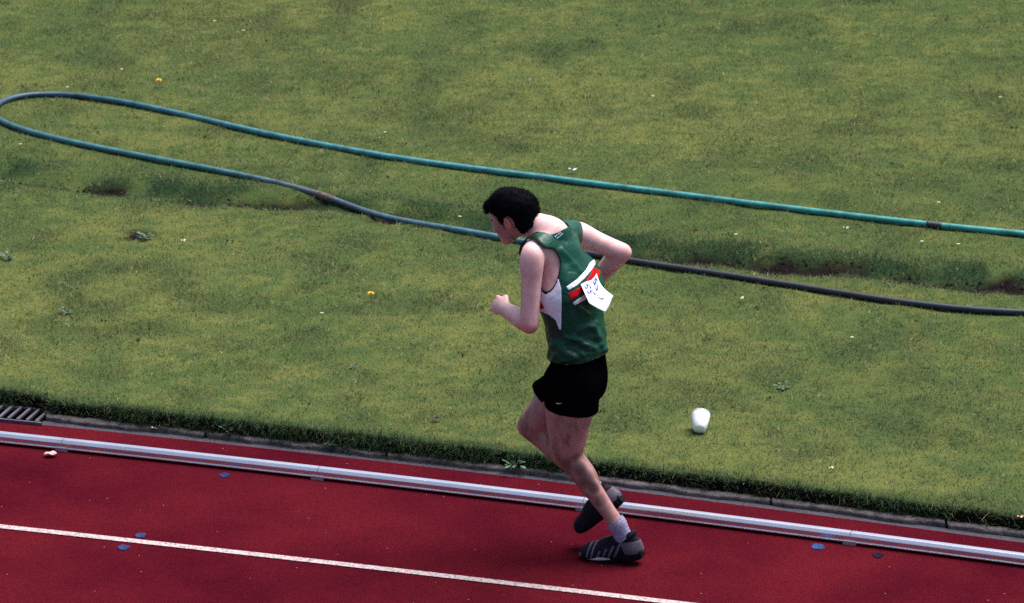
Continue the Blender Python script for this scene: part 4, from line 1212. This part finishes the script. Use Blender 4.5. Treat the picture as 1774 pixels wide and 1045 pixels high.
# ------------------------------------------------------------------ shoes and socks
m_up = mat("shoe_mesh", (.007, .005, .010), .8, c2=(.018, .012, .024), scale=90, spec=.08, bump=.35, bscale=380)
m_ov = mat("shoe_overlay", (.11, .09, .13), .6, c2=(.045, .036, .056), scale=60)
m_sole = mat("shoe_rubber", (.004, .0035, .006), .8, spec=.1); m_mid = mat("shoe_midsole", (.62, .60, .64), .55, c2=(.35, .32, .35), scale=60)
m_sock = mat("sock_cotton", (.27, .24, .37), .9, c2=(.17, .15, .25), scale=70, bump=.5, bscale=220)
m_heel = mat('shoe_heel', (.040, .028, .048), .7, c2=(.070, .052, .085), scale=80)
m_lace = mat("shoe_lace", (.02, .016, .024), .8)
def shoe(M, o0, side):
    """M columns: toe direction, left, up; o0 = heel bottom corner"""
    f = Field((-.03, -.08, -.01), (.33, .08, .16), .003)
    X_, Y_, Z_ = np.eye(3)
    f.cone((.040, 0, .042), (.050, 0, .106), .037, .033, .02)
    f.cone((.045, 0, .045), (.145, -.004 * side, .050), .037, .040, .03)
    f.cone((.085, 0, .084), (.155, -.004 * side, .064), .032, .029, .03)
    f.cone((.145, -.004 * side, .040), (.215, -.008 * side, .036), .042, .040, .03)
    f.ell((.230, -.010 * side, .034), (X_, Y_, Z_), (.052, .044, .036), .03)
    f.cone((.010, 0, .050), (.012, 0, .075), .012, .008, .03)
    f.ell((.064, 0, .150), (X_, Y_, Z_), (.036, .030, .034), .006, sub=True)
    V, Q = f.mesh(1); T = tris(Q)
    V, T = clip(V, T, .016 - V[:, 2])
    N = normals(V, T)
    def W(P): return np.asarray(P) @ M.T + o0
    s_ = obj("shoe", W(V), T, m_up, person); solid(s_, .002)
    bv = BVHTree.FromPolygons([tuple(p) for p in V], [tuple(int(i) for i in t) for t in T])
    def pc(name, field, up, m, t=.0015):
        V2, T2 = clip(V + N * up, T, field)
        if len(T2): solid(obj(name, W(V2), T2, m, s_), t)
    x, y, z = V.T
    out = -y * side                                                # outward side is positive for the camera side
    for k in range(4 if side < 0 else 0):                         # slanted side overlays of the near shoe
        c = .104 + .026 * k
        for sg in (1, -1):
            pc("side_stripe", np.maximum(np.abs(x + (z - .04) * .55 - c) - .0055, np.maximum(z - .083 + .01 * k, .012 - y * sg)), .0012, m_ov)
    pc("toe_cap", np.maximum(.236 - x - .25 * (.03 - z), .0), .0014, m_ov) if False else None
    if side < 0:
        pc("toe_band", np.maximum(np.abs(x - .215 + (z - .03) * .3) - .004, -(z - .02)), .0012, m_ov)
        pc("toe_band", np.maximum(np.abs(x - .236 + (z - .03) * .3) - .0045, -(z - .02)), .0012, m_ov)
    pc("heel_counter", np.maximum.reduce([x - .062 - .35 * (z - .03), z - .088, .034 - z]), .0016, m_heel)
    # tongue and padded collar
    P_ = catmull([(.158, 0, .078), (.132, 0, .096), (.112, 0, .118)], 5); Vt = []
    for k, p in enumerate(P_):
        for a in np.linspace(-1, 1, 7): Vt.append(p + [-.004 * a * a * 3, a * (.017 + .006 * k / len(P_)), -.010 * a * a])
    nP = len(P_); solid(obj("tongue", W(np.array(Vt)), [(i * 7 + k, i * 7 + k + 1, i * 7 + k + 8, i * 7 + k + 7) for i in range(nP - 1) for k in range(6)], m_sole, s_), .006)
    ring = [(.060 + .040 * math.cos(t), .034 * math.sin(t), .103 - .010 * math.cos(t) + .012 * max(0, -math.cos(t)) - .010 * math.sin(t) ** 2) for t in np.linspace(0, 2 * math.pi, 33)]
    Vt, Ft = tube(ring, .0062, 8, False); obj("collar", W(Vt), Ft, m_sole, s_)
    # sole: outline lofted, with toe spring and a raised heel
    def hw(t): return np.interp(t, [0, .02, .06, .12, .19, .23, .26, .278], [.018, .030, .034, .030, .043, .040, .028, .010])
    def layer(name, xa, xb, zb, zt, grow, m):
        xs = np.linspace(xa, xb, 26); VV_ = []
        for xv in xs:
            w = hw(xv) + grow; c = -.004 * side * np.interp(xv, [0, .1, .28], [0, .6, 2.6]); b, t = zb(xv), zt(xv)
            VV_ += [(xv, c - w * .93, b), (xv, c - w, (b + t) / 2), (xv, c - w * .96, t), (xv, c + w * .96, t), (xv, c + w, (b + t) / 2), (xv, c + w * .93, b)]
        F = [(i * 6 + k, i * 6 + (k + 1) % 6, (i + 1) * 6 + (k + 1) % 6, (i + 1) * 6 + k) for i in range(25) for k in range(6)]
        F += [tuple(range(6))[::-1], tuple(range(150, 156))]
        o = obj(name, W(np.array(VV_)), F, m, s_); o.modifiers.new("edges", 'EDGE_SPLIT').split_angle = math.radians(50)
    spring = lambda xv: np.interp(xv, [0, .02, .06, .17, .21, .25, .278], [.006, .001, 0, 0, .001, .007, .016])
    topz = lambda xv: np.interp(xv, [0, .06, .12, .19, .278], [.036, .032, .027, .022, .030])
    layer("outsole", 0.0, .278, spring, lambda x: spring(x) + .008, .003, m_sole)
    layer("heel_midsole", -.004, .135, lambda x: spring(x) + .0085, lambda x: topz(x) + .009, .007, m_sole)
    layer("midsole", .137, .281, lambda x: spring(x) + .0085, lambda x: spring(x) + .0215, .0045, m_mid if side < 0 else m_sole)
    for k in range(5):                                            # laces
        xv = .110 + .017 * k; P = []
        for yv in np.linspace(-.020, .020, 7):
            h = bv.ray_cast(Vector((xv + .003 * math.sin(yv * 200), yv, .3)), Vector((0, 0, -1)))
            if h[0] is not None: P.append(np.array(h[0]) + [0, 0, .0015])
        if len(P) > 3: Vt, Ft = tube(P, .0026, 6); obj("lace", W(Vt), Ft, m_lace, s_)
def foot_frame(d):
    d = unit(d); l = unit(np.cross(Z, d)); return np.stack([d, l, np.cross(d, l)], 1)
ML = foot_frame(H * math.cos(math.radians(7)) - Z * math.sin(math.radians(7)))
oL = BALL + np.array([0, 0, .001]) - ML @ np.array([.195, 0, 0.0])
shoe(ML, oL, -1)
heelR = J(1079, 866, -.05); toeR = J(1008, 920, -.05)
MR = foot_frame(toeR - heelR)
oR = heelR - MR @ np.array([0.0, 0, .015])
shoe(MR, oR, 1)
for M, o0, an, kn in ((ML, oL, ankL, kneL), (MR, oR, ankR, kneR)):
    c = o0 + M @ np.array([.062, 0, .085]); dn = unit(kn - an)
    f = Field(np.minimum(c, an) - .1, np.maximum(c, an) + .12, .0035)
    f.chain([(o0 + M @ np.array([.075, 0, .055]), .031), (an, .0345), (an + dn * .03, .0325), (an + dn * .07, .0325)], .02)
    f.cone(o0 + M @ np.array([.040, 0, .06]), an, .026, .028, .03)
    sl, P = f.region(f.lo, f.lo + f.h * (f.n - 1)); f.a[sl] -= .0008 * np.sin((P @ dn) * 420)
    V2, Q2 = f.mesh(1); T2 = tris(Q2)
    V2, T2 = clip(V2, T2, (V2 - an) @ dn - (.020 if M is ML else -.006))
    solid(obj("sock", V2, T2, m_sock, person), .003)
